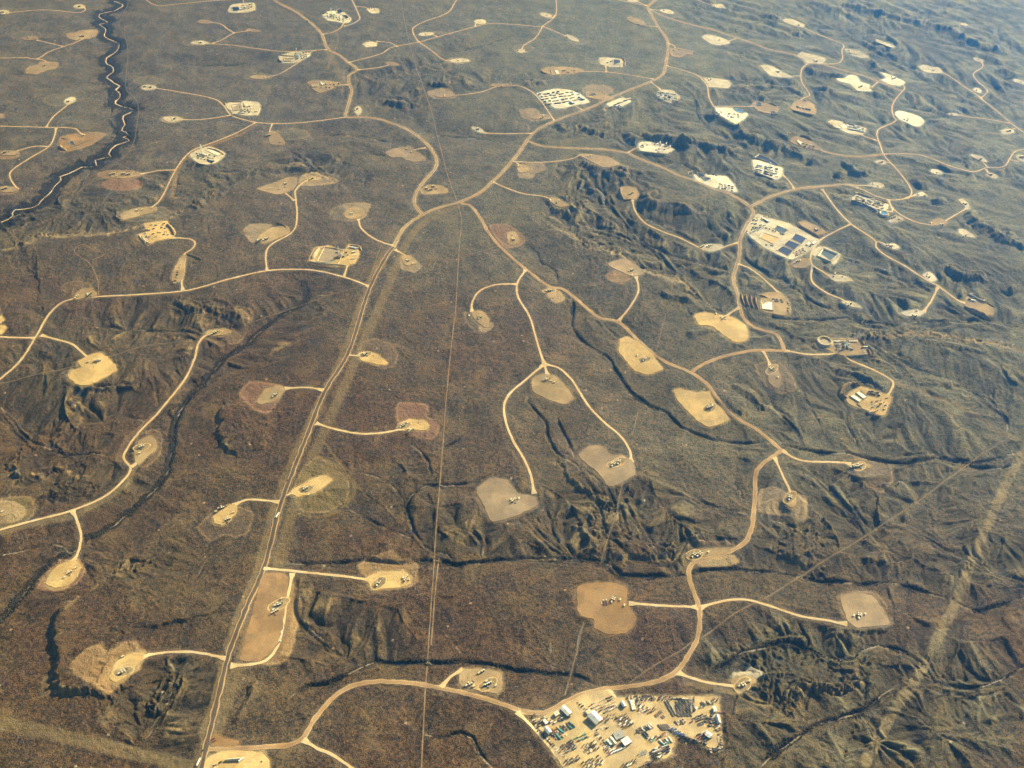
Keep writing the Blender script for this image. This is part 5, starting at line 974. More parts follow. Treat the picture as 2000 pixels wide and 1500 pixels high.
def water(name, col, rough=.12):
    m, n, b = nodes(name); g = n.nodes.new('ShaderNodeNewGeometry').outputs['Position']; f = noise(n, g, .08, 4)
    n.links.new(mix(n, ramp(n, f, .3, .7), col, tuple(v*.7 for v in col)), b.inputs['Base Color']); b.inputs['Roughness'].default_value = rough; b.inputs['Specular IOR Level'].default_value = .35
    return m
WM = dict(navy=water('pond_water', (.001, .003, .045), .4), grey=water('grey_water', (.045, .06, .08), .4), mud=water('drilling_mud', (.34, .26, .17), .6), liner=water('white_liner', (.82, .80, .72), .6), orange=water('orange_brine', (.62, .36, .10), .6),
          sky=water('reflecting_water', (.05, .20, .42), .3), tan=water('tan_mud', (.55, .47, .33), .7), dark=water('dark_water', (.03, .035, .05), .3), lin=paint_mat('pale_liner', (.72, .68, .58), .7))
def pit(pxs, kind, label, wd=4.5, hgt=2.2, bank='spoilp', group=None, cat='lined pit', closed=True, sink=0.0, circ=False):
    p = P(pxs); q = at(p[:, 0], p[:, 1])
    if circ:
        c, a = q[0], np.linalg.norm(q[1]-q[0]); q = np.array([c+a*np.array([math.cos(t), math.sin(t)]) for t in np.linspace(0, 2*math.pi, 25)[:-1]])
    ar = .5*np.sum(q[:, 0]*np.roll(q[:, 1], -1)-np.roll(q[:, 0], -1)*q[:, 1])
    if ar < 0: q = q[::-1]
    c = q.mean(0); zs = sample(H, q[:, 0], q[:, 1]); base = float(zs.mean())+lift(c[1])+.25; o = empty('lined_pit', (c[0], c[1], base)); n = len(q)
    tag(o, label, cat, group)
    def ring(k, z):
        r = []
        for i in range(n):
            d = q[i]-c; L = np.linalg.norm(d); r.append((d[0]*(1+k/L), d[1]*(1+k/L), z))
        return r
    rs = [ring(wd*1.5, -2.5), ring(wd*.6, hgt), ring(-wd*.1, hgt), ring(-wd*.75, .25)]; V = sum(rs, []); F = []
    for k in range(3): F += [(k*n+i, k*n+(i+1) % n, (k+1)*n+(i+1) % n, (k+1)*n+i) for i in range(n)]
    mesh_obj('berm', V, F[:2*n], M[bank], o); mesh_obj('pit_liner', V, F[2*n:], WM['lin'] if kind not in ('mud', 'tan') else M[bank], o)
    mesh_obj('pond_surface', ring(-wd*.45, .5), [tuple(range(n))], WM[kind], o); return o
def building(x0, y0, x1, y1, wd, h, wall, roof, label, style='gable', z_=None, rise=2.2, lean=None):
    a = at(x0, y0); b = at(x1, y1); d = b-a; L = float(np.hypot(*d))/2; c = (a+b)/2; ang = math.atan2(d[1], d[0]); W = wd/2
    o = empty('metal_building', (c[0], c[1], zt(*c)+lift(c[1])), ang); tag(o, label, 'building')
    def pt(n_, mb): q = bpy.data.objects.new(n_, mb.mesh(n_)); COL.objects.link(q); q.parent = o; return q
    pt('wall', MB().box(-L, L, -W, W, -.5, h, wall))
    r = pt('roof', MB().gable(-L, L, -W, W, h+.01, h+rise, roof) if style == 'gable' else MB().box(-L-.4, L+.4, -W-.4, W+.4, h+.01, h+.5, roof))
    v = bpy.data.objects.new('roof_vent', MB().box(-.8, .8, -.5, .5, h+rise*.6, h+rise+.9, 'grey').mesh('roof_vent')); COL.objects.link(v); v.parent = r
    pt('door', MB().box(L+.003, L+.09, -min(2.2, W*.5), min(2.2, W*.5), 0, min(4.2, h*.8), 'grey'))
    return o
# ---------------------------------------------------------------- layouts of the big sites
YARDN = set()
def cluster(ph, cx, cy, nu, nv, su, sv, mixk, ang=35, jit=.25, u=(1, -.42), v=(.62, .8), sc=.8, parts=False):
    """a block of parked machines; u, v are its row and column directions in the survey photograph"""
    k = 0
    if cy > 1340 and not parts: su *= 1.08; sv *= 1.08; nu = int(nu*1.18+.5) if nu > 1 else nu; nv = int(nv*1.18+.5) if nv > 1 else nv; su *= .9; sv *= .9
    else: jit *= 1.4
    mpp = (CAM_H/(SD-(750-cy)/FPX*CD))/FPX
    for ax in (0, 1):      # keep machines from overlapping end to end
        d = u if ax == 0 else v; n_, s_ = (nu, su) if ax == 0 else (nv, sv); fy = SD-(750-cy)/FPX*CD
        ga = math.degrees(math.atan2(-d[1]/max(fy, .3), d[0])); al = abs(math.cos(math.radians(ga-ang))); ln = math.hypot(d[0], d[1]/fy)*mpp
        need = (al*9+(1-al)*3.4)*sc/ln
        if s_ < need and n_ > 1:
            ext = s_*(n_-1); n_ = max(1, int(round(ext/need))+1); s_ = max(need, ext/max(1, n_-1)) if n_ > 1 else s_
            if ax == 0: nu, su = n_, s_
            else: nv, sv = n_, s_
    for i in range(nu):
        for j in range(nv):
            a = (i-(nu-1)/2)*su+rnd.uniform(-jit, jit)*su; b = (j-(nv-1)/2)*sv+rnd.uniform(-jit, jit)*sv*.6
            px = cx+a*u[0]+b*v[0]; py = cy+a*u[1]+b*v[1]; x, y = at(px, py)
            kd, col = mixk[(k*7+int(rnd.random()*2)) % len(mixk)].split(':'); k += 1; col = 'dark' if col in ('white', 'grey') and kd in ('frac', 'semi', 'skid', 'flat') and rnd.random() < .33 else col; kd = rnd.choice(['frac', 'cargo', 'cargo', 'bin']) if kd == 'frac' and cy > 1340 and not parts else (rnd.choice(['frac', 'cargo']) if kd == 'frac' else kd)
            nm = KIND[kd][0].replace('_', ' '); cn = {'dark': 'dark', 'black': 'dark', 'maroon': 'dark red', 'cream': 'cream', 'rust': 'rusty brown'}.get(col, col)
            place(kd, col, x, y, zt(x, y)+lift(y)+.25, R(ang)+rnd.uniform(-.12, .12), f"{cn} {nm} {ph}", f"{cn} {nm}s {ph}", parts, sc*(.68 if kd in ('semi', 'tanker', 'flat') else 1), zs=1.45 if sc < 1.05 else 1.25)
Y = cluster
# fenced yard, bottom right -------------------------------------------------
building(1098,1384, 1112.5,1398, 13, 7, 'blue', 'white', "blue-walled building with a bright white roof nearest the road bend")
building(1153.5,1397, 1170,1413.5, 20, 9, 'cream', 'white', "long gabled white-roofed warehouse in the middle of the yard", rise=3.6)
building(1145,1394.5, 1153,1390.5, 8, 5, 'cream', 'cream', "small cream block attached to the long warehouse", 'flat')
building(1199.5,1441, 1216,1434, 17, 5, 'grey', 'grey', "square grey flat-roofed canopy in the yard", 'flat')
building(1216,1455, 1229,1447, 15, 7.5, 'maroon', 'white', "square bright white building beside the grey canopy", 'flat')
building(1191,1443.5, 1201,1455.5, 8, 5.5, 'tan', 'cream', "cream-roofed shed left of the square white building")
building(1185.5,1446.5, 1194,1456, 4.5, 4.5, 'white', 'white', "narrow white shed left of the cream-roofed shed", 'flat')
building(1065,1425.5, 1074,1435.5, 9, 10, 'cream', 'white', "tall narrow white-edged building by the west fence")
building(1083,1398.5, 1091,1394, 9, 6, 'tan', 'cream', "small cream building left of the blue-walled one", 'flat')
building(1062.5,1408, 1067.5,1415, 6, 4.5, 'lilac', 'white', "lilac and white shed among the trucks, west side", 'flat')
building(1394,1383, 1396.5,1392, 6.5, 6, 'white', 'white', "upright white building near the east fence", 'flat')
building(1399,1399, 1404.5,1414, 6.5, 6, 'white', 'white', "long white building along the east fence")
building(1378.5,1435, 1387.5,1441, 11, 7, 'teal', 'white', "white-roofed green building in the southeast corner", rise=1.5)
building(1374,1433, 1379,1439.5, 4, 5, 'maroon', 'rust', "dark red shed beside the green building", 'flat')
building(1213.5,1373.5, 1220,1382.5, 8, 6, 'dark', 'white', "small white-roofed shed left of the white stack, north side")
A1 = ['semi:white', 'flat:white', 'tanker:white', 'skid:dark', 'junk:maroon']
Y("in the truck park northeast of the long warehouse", 1179,1380, 6, 4, 6.6, 6.2, ['flat:white','semi:white','skid:dark','tanker:white','pick:white','skid:maroon'], 35)
Y("strung out northwest of the long warehouse", 1139,1383, 1, 5, 5, 5.5, ['junk:rust','skid:dark','frac:dark'], 35, v=(.75,.75))
Y("at the east end of the long warehouse", 1178,1411, 2, 2, 6, 5, ['semi:maroon','skid:dark','frac:white'], 40)
Y("in the small group east of the long warehouse", 1191,1402, 4, 2, 4.5, 6, ['skid:dark','pick:dark','frac:dark','junk:green'], 50)
Y("in the slanted rows of bays on the west side", 1105,1421, 4, 2, 6.2, 8, ['box:maroon','box:yellow','box:teal','semi:dark','box:dark','frac:cream'], -48, jit=.08, v=(.7,.72))
Y("between the white-edged building and the bays", 1089,1433, 3, 4, 6, 4.5, ['junk:rust','box:teal','skid:dark','junk:cream','pick:white','frac:maroon'], -45)
Y("in the green and yellow row below the bays", 1138,1440, 3, 2, 8, 7, ['box:green','box:teal','box:yellow','frac:white'], 38, jit=.08)
Y("in the fan of trailers by the lower west fence", 1110,1459, 4, 4, 4.4, 4.2, ['frac:dark','flat:white','frac:dark','skid:dark','frac:grey'], 45)
Y("in the block south of the green and yellow row", 1154,1460, 4, 4, 4.6, 4.0, ['frac:dark','semi:dark','pick:white','frac:white','skid:dark'], 45)
Y("in the line along the southwest fence", 1089,1466, 1, 9, 4, 5.2, ['semi:white','frac:dark','junk:cream','frac:maroon','pick:white'], 40, v=(.72,.78))
Y("in the dark trailers near the southwest corner", 1117,1486, 5, 2, 4.6, 6, ['frac:dark','semi:black','frac:dark','pick:white'], 48, jit=.1)
Y("in the big trailer block at the bottom edge", 1158,1491, 6, 3, 5, 5.5, ['frac:dark','frac:dark','semi:white','pick:white','junk:green'], 45)
Y("in the column left of the cream-roofed shed", 1173,1443, 1, 6, 4, 4.6, ['pick:dark','frac:dark','pick:white','semi:white'], 35, v=(.75,.78))
Y("in the bright row south of the square white building", 1203,1466, 6, 2, 4.6, 5, ['frac:white','frac:white','semi:white','frac:maroon'], 42, jit=.08)
Y("clustered left of the cream-roofed shed's lower end", 1186,1463, 2, 2, 5, 5, ['pick:white','skid:dark','frac:dark'], 35)
Y("in the double block east of the long warehouse", 1219,1410, 4, 5, 4.6, 4.8, ['frac:dark','frac:dark','frac:white','semi:dark'], 45, jit=.12)
Y("in the neat white stack on the north side", 1236,1378, 1, 6, 4, 2.9, ['box:white'], 15, .04, v=(.25,1))
Y("beside the neat white stack", 1248,1376, 2, 3, 6, 4.5, ['frac:white','semi:dark','skid:dark'], 60)
Y("in the northern row under the yard road", 1240,1365, 5, 2, 5, 4.4, ['semi:cream','frac:dark','frac:white','pick:white'], 70, u=(1,.03))
Y("along the dark scrap row on the north fence", 1282,1365, 9, 2, 5.6, 5.4, ['junk:rust','junk:maroon','skid:dark','frac:dark','pick:white','junk:grey'], 40, u=(1,-.05))
Y("by the crossing left of the timber mats", 1270,1389, 3, 2, 4.6, 5, ['pick:white','frac:dark','skid:dark','semi:maroon'], 40)
for n_, (qx, qy) in zip(("upper", "left", "lower right"), ((1289,1392), (1282,1398), (1294.5,1401))):
    x, y = at(qx, qy); place('mat', 'brown', x, y, zt(x, y)+lift(y)+.25, R(35), f"{n_} one of three flat brown timber mat stacks", 'flat timber mat stacks', True)
Y("in the long diagonal racks north of centre", 1309,1384, 2, 4, 4.5, 6.0, ['pipes:brown','pipes:brown','pipes:dark'], -62, .08, v=(.55,1))
Y("in the large pipe storage block, northeast", 1335,1385, 4, 5, 6.4, 5.0, ['pipes:brown','pipes:rust','pipes:dark','box:dark'], -62, .1, u=(1,-.05), v=(.12,1))
Y("at the top of the pipe storage block", 1332,1366, 5, 1, 6.5, 4, ['pipes:white','semi:cream','frac:white','skid:dark'], 0, u=(1,.08))
Y("between the pipe block and the long white trailers", 1352,1376, 2, 4, 7, 6, ['pipes:grey','box:grey','frac:white','pipes:brown'], 70, .1, u=(1,-.05), v=(.1,1))
Y("in the comb of long white trailers, northeast corner", 1381,1374, 4, 1, 5.0, 5, ['semi:white'], -66, .04, u=(1,-.1))
Y("below the comb of long white trailers", 1366,1383, 4, 1, 5, 5, ['frac:dark','pick:white','frac:white'], 60)
Y("at the north end of the east fence", 1397,1367, 2, 2, 5, 5, ['frac:grey','pick:white','pipes:grey'], 60)
Y("in the ring of pipe in the east of the yard", 1370,1406, 3, 4, 5.6, 4.6, ['pipes:grey','junk:brown','pipes:dark','junk:grey'], 20, .35)
Y("left of the ring of pipe", 1351,1411, 1, 1, 5, 5, ['box:maroon'], 35)
Y("on the brown oval heap in the yard centre", 1298,1421, 4, 2, 4.2, 4.4, ['pipes:brown','pipes:rust'], -62, .1, u=(1,-.05))
Y("on the brown heap by the yard crossroads", 1329,1411, 3, 2, 4.6, 4, ['pipes:brown','junk:rust','pick:white'], -62, .1)
Y("in the two white rows at the centre of the yard", 1259,1423, 6, 2, 4.2, 5, ['frac:white','frac:white','frac:cream'], -50, .06)
Y("to the left of the two white rows", 1249,1428, 3, 1, 4.5, 5, ['frac:dark','frac:dark'], 40)
Y("below the two white rows", 1263,1437, 2, 2, 5.5, 5.5, ['box:dark','junk:maroon','skid:dark'], -50)
Y("in the rank above the ravine, yard centre", 1284,1441, 6, 2, 4.6, 4.4, ['frac:dark','semi:maroon','frac:green','pick:white','frac:white'], 42)
Y("beside the white tents above the ravine", 1300,1449, 3, 2, 5.6, 5, ['frac:white','box:white','frac:teal'], -50)
Y("on the knoll south of the yard crossroads", 1322,1431, 4, 3, 5, 4, ['pick:white','frac:blue','junk:grey','skid:dark'], 30, u=(1,.25))
Y("strung along the ravine edge toward the southeast", 1352,1444, 8, 1, 6.2, 4, ['skid:dark','junk:maroon','frac:dark','pick:white'], -10, u=(1,.36))
Y("around the green building in the southeast corner", 1374,1440, 3, 3, 5.5, 5.5, ['frac:dark','semi:white','skid:dark','frac:maroon'], 35)
Y("in the southern trailer park on the slope", 1289,1468, 6, 4, 4.8, 4.2, ['frac:dark','frac:white','semi:white','pick:white','frac:dark'], 20, .15, u=(1,-.55))
Y("in the little open rack by itself, yard south", 1255,1472, 3, 2, 3.6, 4.2, ['pipes:grey','frac:grey'], 52, .04)
Y("in the line descending the south slope", 1272,1488, 7, 1, 6.2, 4, ['junk:maroon','skid:dark','frac:white','pick:maroon'], 40, u=(1,-.5))
Y("near the bottom edge below the rack", 1230,1492, 5, 2, 5, 5, ['frac:white','frac:dark','semi:dark'], 50)
Y("by the long building on the east fence", 1401,1422, 2, 3, 5, 4, ['pick:white','junk:rust','frac:cream'], 20)
Y("in the thin scrap line down the east fence", 1406,1452, 2, 7, 4, 5, ['junk:rust','junk:grey','pick:white'], 70, v=(.1,1))
Y("scattered by the northwest corner of the yard", 1058,1410, 4, 3, 5, 4.5, ['skid:dark','pick:white','frac:dark','junk:cream'], 40, .4)
Y("round the blue-walled building", 1101,1404, 4, 2, 5, 4, ['pick:yellow','junk:rust','frac:dark','pick:white'], 20, .4)
Y("south of the blue-walled building's corner", 1088,1408, 4, 2, 5, 4, ['skid:dark','frac:white','junk:orange','pick:dark'], 35, .4)
Y("against the upper west fence", 1044,1410, 1, 5, 4, 5, ['frac:dark','junk:grey','pick:white'], 60, .3, v=(.2,1))
Y("down the west fence beside the white-edged building", 1064,1440, 1, 6, 4, 5.5, ['junk:maroon','skid:dark','pick:white'], 40, .3, v=(.75,.8))
Y("in the cluster under the yard road, north side", 1258,1361, 6, 1, 5, 4, ['frac:dark','semi:dark','junk:grey'], 15, .3, u=(1,0))
Y("between the two white stacks and the mats", 1256,1388, 3, 2, 5, 5, ['pick:white','junk:maroon'], 30, .4)
Y("on the east side of the scrap pipe ring", 1386,1410, 3, 4, 4.5, 4.5, ['junk:grey','junk:rust','skid:dark'], 10, .4)
Y("in the tail of the southeast fence line", 1398,1462, 4, 2, 5, 4.5, ['junk:grey','pick:white','frac:dark'], -20, .4)
Y("on the lane west of the square white building", 1180,1455, 2, 4, 5, 4.6, ['pick:white','frac:dark','pick:maroon'], 40, .3)
Y("south of the long warehouse gable", 1176,1424, 3, 2, 5, 4, ['pick:white','skid:dark'], 35, .4)
# compound at the bottom left
building(441,1486, 470,1484, 4, 4, 'tan', 'cream', "long low shed in the compound cut by the bottom edge")
Y("at the right end of the long low shed", 471,1485, 1, 1, 5, 5, ['office:white'], 40, parts=True)
Y("near the east side of the bottom edge compound", 510,1489, 1, 1, 5, 5, ['junk:dark'], 40, parts=True)
Y("at the bottom edge of the lower left compound", 424,1494, 2, 1, 10, 5, ['frac:dark','skid:dark'], 40, parts=True)
Y("on the turnout beside the straight road", 416,1447, 1, 2, 4, 4, ['semi:maroon','pick:dark'], 40, parts=True)
# rigs
def rig(px, py, ang, col, label):
    x, y = at(px, py); return place('rig', col, x, y, zt(x, y)+lift(y)+.2, R(ang), label, 'drilling rigs', True)
rig(663,502, 20, 'blue', "blue drilling rig on the central site with the large mud pit")
rig(1651,678, -25, 'teal', "drilling rig on the right-hand site with the ring pond")
rig(1501,339, -15, 'white', "white drilling rig casting a long shadow off the hilltop pad")
rig(396,304, -20, 'white', "drilling rig on the site below the upper left road")
rig(473,220, 10, 'navy', "drilling rig on the site in the upper left road fork")
rig(581,112, 5, 'teal', "drilling rig beside the highway spur, upper left")
rig(648,33, -10, 'teal', "topmost drilling rig between the two blue ponds")
rig(478,17, -10, 'white', "drilling rig at the top edge left of centre")
B = lambda n, p, w_, h, l, m='spoil': ribbon(n, p, w_, h, M[m], l)
# central drilling site
pit("634,484 671,489 660,517 619,512", 'mud', "large tan mud pit left of the blue drilling rig", 5, 2.5)
B('soil_bank', "609,507 622,487 632,484", 9, 7, "tall yellow soil bank left of the large mud pit", 'spoilp'); B('soil_bank', "628,485 640,484 672,490", 4, 3.5, "low bank above the large mud pit", 'spoilp'); B('soil_bank', "605,511 625,515 676,519", 4, 3, "low bank below the large mud pit", 'spoilp'); B('soil_bank', "602,508 612,490 622,481", 3, 3, "outer bank at the far left of the central drilling site")
B('soil_bank', "682,480 700,483 706,490", 5, 5, "brown topsoil bank at the top right of the central drilling site")
Y("around the blue rig on the central drilling site", 667,498, 3, 3, 7, 6, ['frac:dark','skid:dark','skid:blue','frac:white','box:navy'], 20)
Y("along the right side of the central drilling site", 693,496, 2, 4, 5, 7, ['office:white','semi:white','frac:dark','pick:white'], 10, v=(-.35,1))
Y("under the top bank of the central drilling site", 691,485, 3, 1, 6, 4, ['office:white'], -12, .05, u=(1,.15))
# left completion site and the staging strip
for t, (a, b) in enumerate(((276,461), (282,464))): B('soil_bank', f"{a-6},{b-3} {a+2},{b+8} {a+12},{b+13}", 3.4, 3.2, ("outer" if t == 0 else "inner")+" curved bank at the left end of the hooked road site", 'spoilp')
B('soil_bank', "326,438 336,448 341,460", 8, 6, "large orange topsoil bank right of the hooked road site"); pit("271,458 283,455 292,470 283,475", 'tan', "narrow banded pit at the left end of the hooked road site", 2.5, 2)
Y("spread over the completion site at the hooked road", 305,452, 5, 4, 11, 7, ['skid:olive','frac:dark','semi:tan','box:olive','frac:tan'], 25, .3, u=(1,-.15), v=(.2,1))
Y("lined up on the staging strip beside the hooked road", 346,538, 1, 9, 4, 5.2, ['semi:white','flat:white','semi:maroon','tanker:white','frac:dark'], 15, .1, v=(-.28,1))
# upper left sites
pit("452,205 471,204 474,215 457,217", 'mud', "square mud pit of the drilling site in the road fork", 3.5, 2.2); B('soil_bank', "451,200 475,199", 5, 4, "greenish bank above the mud pit in the road fork"); B('soil_bank', "438,201 441,206", 5, 4, "dark mound at the left corner of the road fork site"); B('soil_bank', "475,202 479,211", 4, 3.5, "short bank between pit and rig in the road fork")
Y("around the rig in the upper left road fork", 480,214, 4, 3, 6, 4.5, ['frac:dark','skid:navy','frac:white','semi:white'], 8, .2, u=(1,-.1), v=(.1,1)); Y("along the lower edge of the road fork drilling site", 475,222, 9, 1, 6, 3, ['office:white','semi:white','frac:dark','pick:white'], 8, .15, u=(1,-.1))
pit("400,294 409,291 433,301 425,305", 'liner', "long narrow lined pit above the rig, upper left", 2.5, 2); pit("402,315 406,312 420,316 414,320", 'navy', "dark blue pit at the lower end of the upper left rig site", 2, 1.5); B('soil_bank', "384,318 392,322 405,323", 4, 4, "curved bank below the upper left rig site"); B('soil_bank', "404,290 425,295 437,303", 5, 4, "long soil bank above the upper left rig site")
Y("around the rig below the upper left road", 402,308, 6, 3, 6.5, 4.5, ['frac:dark','skid:navy','frac:white','office:white','semi:white'], -15, .2, u=(1,.15), v=(.1,1))
pit("555,115 573,115 572,121 556,121", 'mud', "small grey mud pit left of the highway spur rig", 3, 2); B('soil_bank', "546,113 546,119 552,122", 5, 5, "dark curved bank left of the highway spur rig site"); B('soil_bank', "546,109 560,110 575,111", 3, 3, "long bank above the mud pit at the highway spur")
Y("around the rig by the highway spur", 588,110, 5, 4, 5.5, 3.5, ['office:white','frac:dark','skid:teal','semi:white'], 5, .2, u=(1,-.1), v=(0,1))
pit("607,163 622,162 620,170 610,171", 'mud', "mud pit of the idle site, upper centre left", 3, 2); pit("624,161 630,160 636,166 630,168", 'liner', "white lined pit of the idle site", 2.5, 2); Y("on the idle completion site, upper centre left", 645,168, 5, 2, 7, 6, ['frac:dark','skid:dark','frac:white'], -30, .3, u=(1,0), v=(0,1))
pit("658,20 664,19 672,25 669,29 658,26", 'navy', "upper blue pond behind the topmost rig", 3, 2.5); pit("670,31 677,31 684,38 677,39", 'navy', "lower blue pond behind the topmost rig", 3, 2.5); Y("around the topmost rig", 652,34, 7, 3, 6, 3.5, ['frac:white','skid:navy','office:white','frac:dark'], -20, .2, u=(1,.3), v=(.1,1))
pit("453,15 467,15 468,22 454,22", 'navy', "blue pond of the top edge drilling site", 3, 2); Y("around the rig at the top edge", 482,14, 5, 3, 5, 3.4, ['frac:white','skid:dark','office:white'], 10, .2, u=(1,-.15), v=(0,1))
# top centre
pit("1198,118 1211,119 1211,127 1198,127", 'dark', "dark square pit on the rectangular white site", 3, 2.5); B('soil_bank', "1216,116 1220,121 1219,129", 5, 5, "dark bank on the right side of the rectangular white site"); Y("left of the dark square pit on the rectangular site", 1189,123, 2, 1, 5, 3, ['skid:dark','frac:dark'], 10)
pit("1082,138 1090,138 1094,145 1087,145", 'liner', "small white pit of the tan completion site, top", 2.5, 2); B('soil_bank', "1074,137 1078,145", 3, 3, "short bank left of the small white pit, top"); B('soil_bank', "1056,139 1062,143 1070,145", 5, 4, "curved bank at the left end of the tan completion site"); Y("on the tan completion site, top", 1110,141, 4, 2, 9, 4, ['frac:dark','skid:dark','junk:maroon'], 10, .3, u=(1,0), v=(0,1))
Y("in the west half of the upper equipment yard", 1078,193, 5, 5, 8.5, 5.0, ['pipes:dark','frac:dark','pipes:grey','skid:dark','box:brown'], 10, .2, u=(1,-.15), v=(.55,1), sc=1.25)
Y("in the east half of the upper equipment yard", 1112,190, 5, 4, 8.5, 5.4, ['pipes:grey','frac:white','pipes:brown','skid:dark','box:white'], 10, .2, u=(1,-.15), v=(.55,1), sc=1.25)
building(1132,191, 1140,196, 12, 6, 'navy', 'white', "white-roofed shed at the east corner of the upper yard"); building(1114,200, 1120,204, 12, 6, 'navy', 'white', "white-roofed shed at the gate of the upper equipment yard")
pit("1152,184 1163,183 1164,186 1153,187", 'dark', "dark slit-shaped pit on the tan oblong pad", 2.5, 2)
Y("in the single file on the narrow lot by the highway", 1211,202, 6, 1, 7, 3, ['office:white','office:cream','box:dark'], 25, .1, u=(1,-.42), sc=1.2); Y("at the lower corner of the narrow highway lot", 1206,210, 3, 2, 4, 3, ['frac:dark','semi:white'], 25)
Y("on the busy site right of the highway bend", 1303,190, 6, 4, 7, 4.4, ['frac:white','skid:navy','semi:white','frac:dark','silo:white'], -15, .2, u=(1,.1), v=(.2,1), sc=1.15)
# upper right sites
pit("1432,213 1440,213 1456,220 1450,222 1440,219", 'sky', "blue tarped cut above the pale hilltop site", 2.5, 2); Y("on the pale hilltop site, upper right", 1433,227, 5, 2, 6, 5, ['frac:white','skid:dark','pick:white'], 0, .4, u=(1,.2), v=(.2,1)); Y("at the west corner of the pale hilltop site", 1402,222, 3, 2, 5, 4, ['frac:dark','skid:dark','semi:white'], 10)
pit("1478,200 1486,200 1487,207 1479,207", 'dark', "dark rounded pit on the oval tan site", 2.5, 2); pit("1506,218 1514,217 1517,223 1509,224", 'navy', "small navy pit at the lower end of the oval tan site", 2.5, 2); B('soil_bank', "1500,202 1510,205 1518,209", 4, 4, "dark bank above the oval tan site")
Y("in the row on the tent-shaped tan site", 1569,213, 5, 1, 6, 3, ['frac:white','frac:dark','skid:maroon','office:white'], -60, .1, u=(1,.22), sc=1.2); B('soil_bank', "1548,217 1565,222 1588,226", 5, 6, "long shaded bank below the tent-shaped tan site"); pit("1567,196 1573,195 1576,198 1569,199", 'dark', "small dark pit at the top of the tent-shaped site", 2, 1.5)
for t, r_ in enumerate((0, 4, 8)): B('soil_bank', f"{1617+r_},238 {1618+r_},246 {1626+r_},251 {1636+r_},252", 2.0, 2.2, ("outer", "middle", "inner")[t]+" curved band at the left end of the long white site", 'spoilp')
pit("1640,245 1650,243 1656,250 1646,253", 'liner', "white lined pit of the long white site", 2.5, 2); B('soil_bank', "1645,240 1660,243 1672,247", 4, 4, "blue-shadowed bank above the long white site"); Y("on the right half of the long white site", 1672,252, 5, 3, 6, 4, ['frac:white','skid:dark','office:white'], -20, .2, u=(1,.25), v=(.1,1), sc=1.15)
pit("1556,276 1561,273 1569,280 1562,283", 'liner', "pale pit on the sandy ridge road site", 2.5, 2); Y("on the sandy ridge road site", 1577,286, 4, 2, 7, 4, ['frac:dark','skid:dark','frac:white'], 10, .3, u=(1,.25), v=(0,1)); B('soil_bank', "1562,266 1575,268 1586,275", 6, 6, "long bank above the sandy ridge road site"); B('soil_bank', "1533,270 1540,262 1552,260", 4, 4, "curved bank left of the sandy ridge road site")
B('soil_bank', "1673,379 1700,387 1732,398", 3, 4.5, "straight upper bank of the compressor station"); B('soil_bank', "1662,392 1690,402 1713,414", 5, 6, "straight lower bank of the compressor station")
Y("inside the compressor station", 1697,396, 8, 4, 7.2, 4.8, ['skid:white','frac:white','skid:tan','box:cream','skid:dark'], -20, .2, u=(1,.38), v=(-.3,1), sc=1.15); pit("1726,417 1733.5,417", 'sky', "round bright blue pond below the compressor station", 5, 3, circ=True, cat='pond')
pit("1892,576 1900,573 1924,585 1919,590", 'navy', "long dark blue pit at the sandy right edge site", 3, 3); pit("1922,581 1927,583 1925,591 1921,590", 'dark', "small dark basin beside the long blue pit, right edge", 2, 3); B('soil_bank', "1882,600 1910,612 1936,628", 7, 9, "high dark bank below the sandy right edge site"); Y("below the long blue pit, right edge", 1897,587, 3, 1, 6, 4, ['frac:white','office:white'], -25, u=(1,.4)); B('soil_bank', "1927,592 1944,602", 3, 3, "thin bank right of the small dark basin")
B('soil_bank', "1559,441 1578,452 1600,465", 5, 7, "straight shaded bank below the sandy shelf pad"); 
# pond complex
pit("1553,457 1575,467 1566,477 1545,467", 'navy', "upper of the three rectangular dark blue ponds", 3, 1.8, cat='pond'); pit("1540,470 1562,479 1551,489 1530,478", 'navy', "middle of the three rectangular dark blue ponds", 3, 1.8, cat='pond'); pit("1528,481 1549,491 1539,501 1517,489", 'navy', "lowest of the three rectangular dark blue ponds", 3, 1.8, cat='pond')
pit("1517,441 1539,451 1531,458 1510,447", 'grey', "rectangular grey pond above the tank farm", 4, 2.2, cat='pond'); pit("1490,455 1520,466 1509,477 1483,464", 'orange', "rectangular orange brine pond in the valley tank farm", 4, 1.8, cat='pond')
pit("1607,487 1636,499 1622,512 1597,501", 'grey', "square grey pond inside high white-lined walls", 7, 5, cat='pond'); building(1488,427, 1501,435, 7, 5, 'maroon', 'white', "long red-walled shed at the top of the tank farm", rise=1.2)
building(1576,480, 1581,476, 8, 4.5, 'cream', 'white', "pale cabin left of the pair by the valley road", 'flat'); building(1587,478, 1592,474, 8, 4.5, 'red', 'white', "red-edged cabin by the valley road junction", 'flat')
Y("in the tank farm above the orange pond", 1482,436, 4, 4, 7, 7, ['T:white','skid:dark','frac:dark','T:cream','semi:white'], 30, .3, u=(1,.1), v=(-.35,1), sc=1.1); Y("at the west corner of the orange pond", 1470,452, 4, 2, 5, 5, ['T:dark','frac:teal','skid:dark'], 30); Y("between the orange and grey ponds", 1512,453, 6, 1, 7, 4, ['frac:dark','T:dark','skid:dark'], -25, .2, u=(1,.38)); Y("below the corner of the orange pond", 1504,480, 3, 1, 6, 3, ['frac:white','skid:dark'], -20, u=(1,.1))
Y("between the three ponds and the loop lane", 1561,494, 4, 3, 5.4, 4.5, ['semi:maroon','frac:white','skid:dark','frac:dark'], 30, .2, u=(1,-.5), v=(.5,.6)); Y("beside the cabins at the valley road", 1583,478, 3, 2, 5, 5, ['semi:white','frac:dark','pick:maroon'], 25)
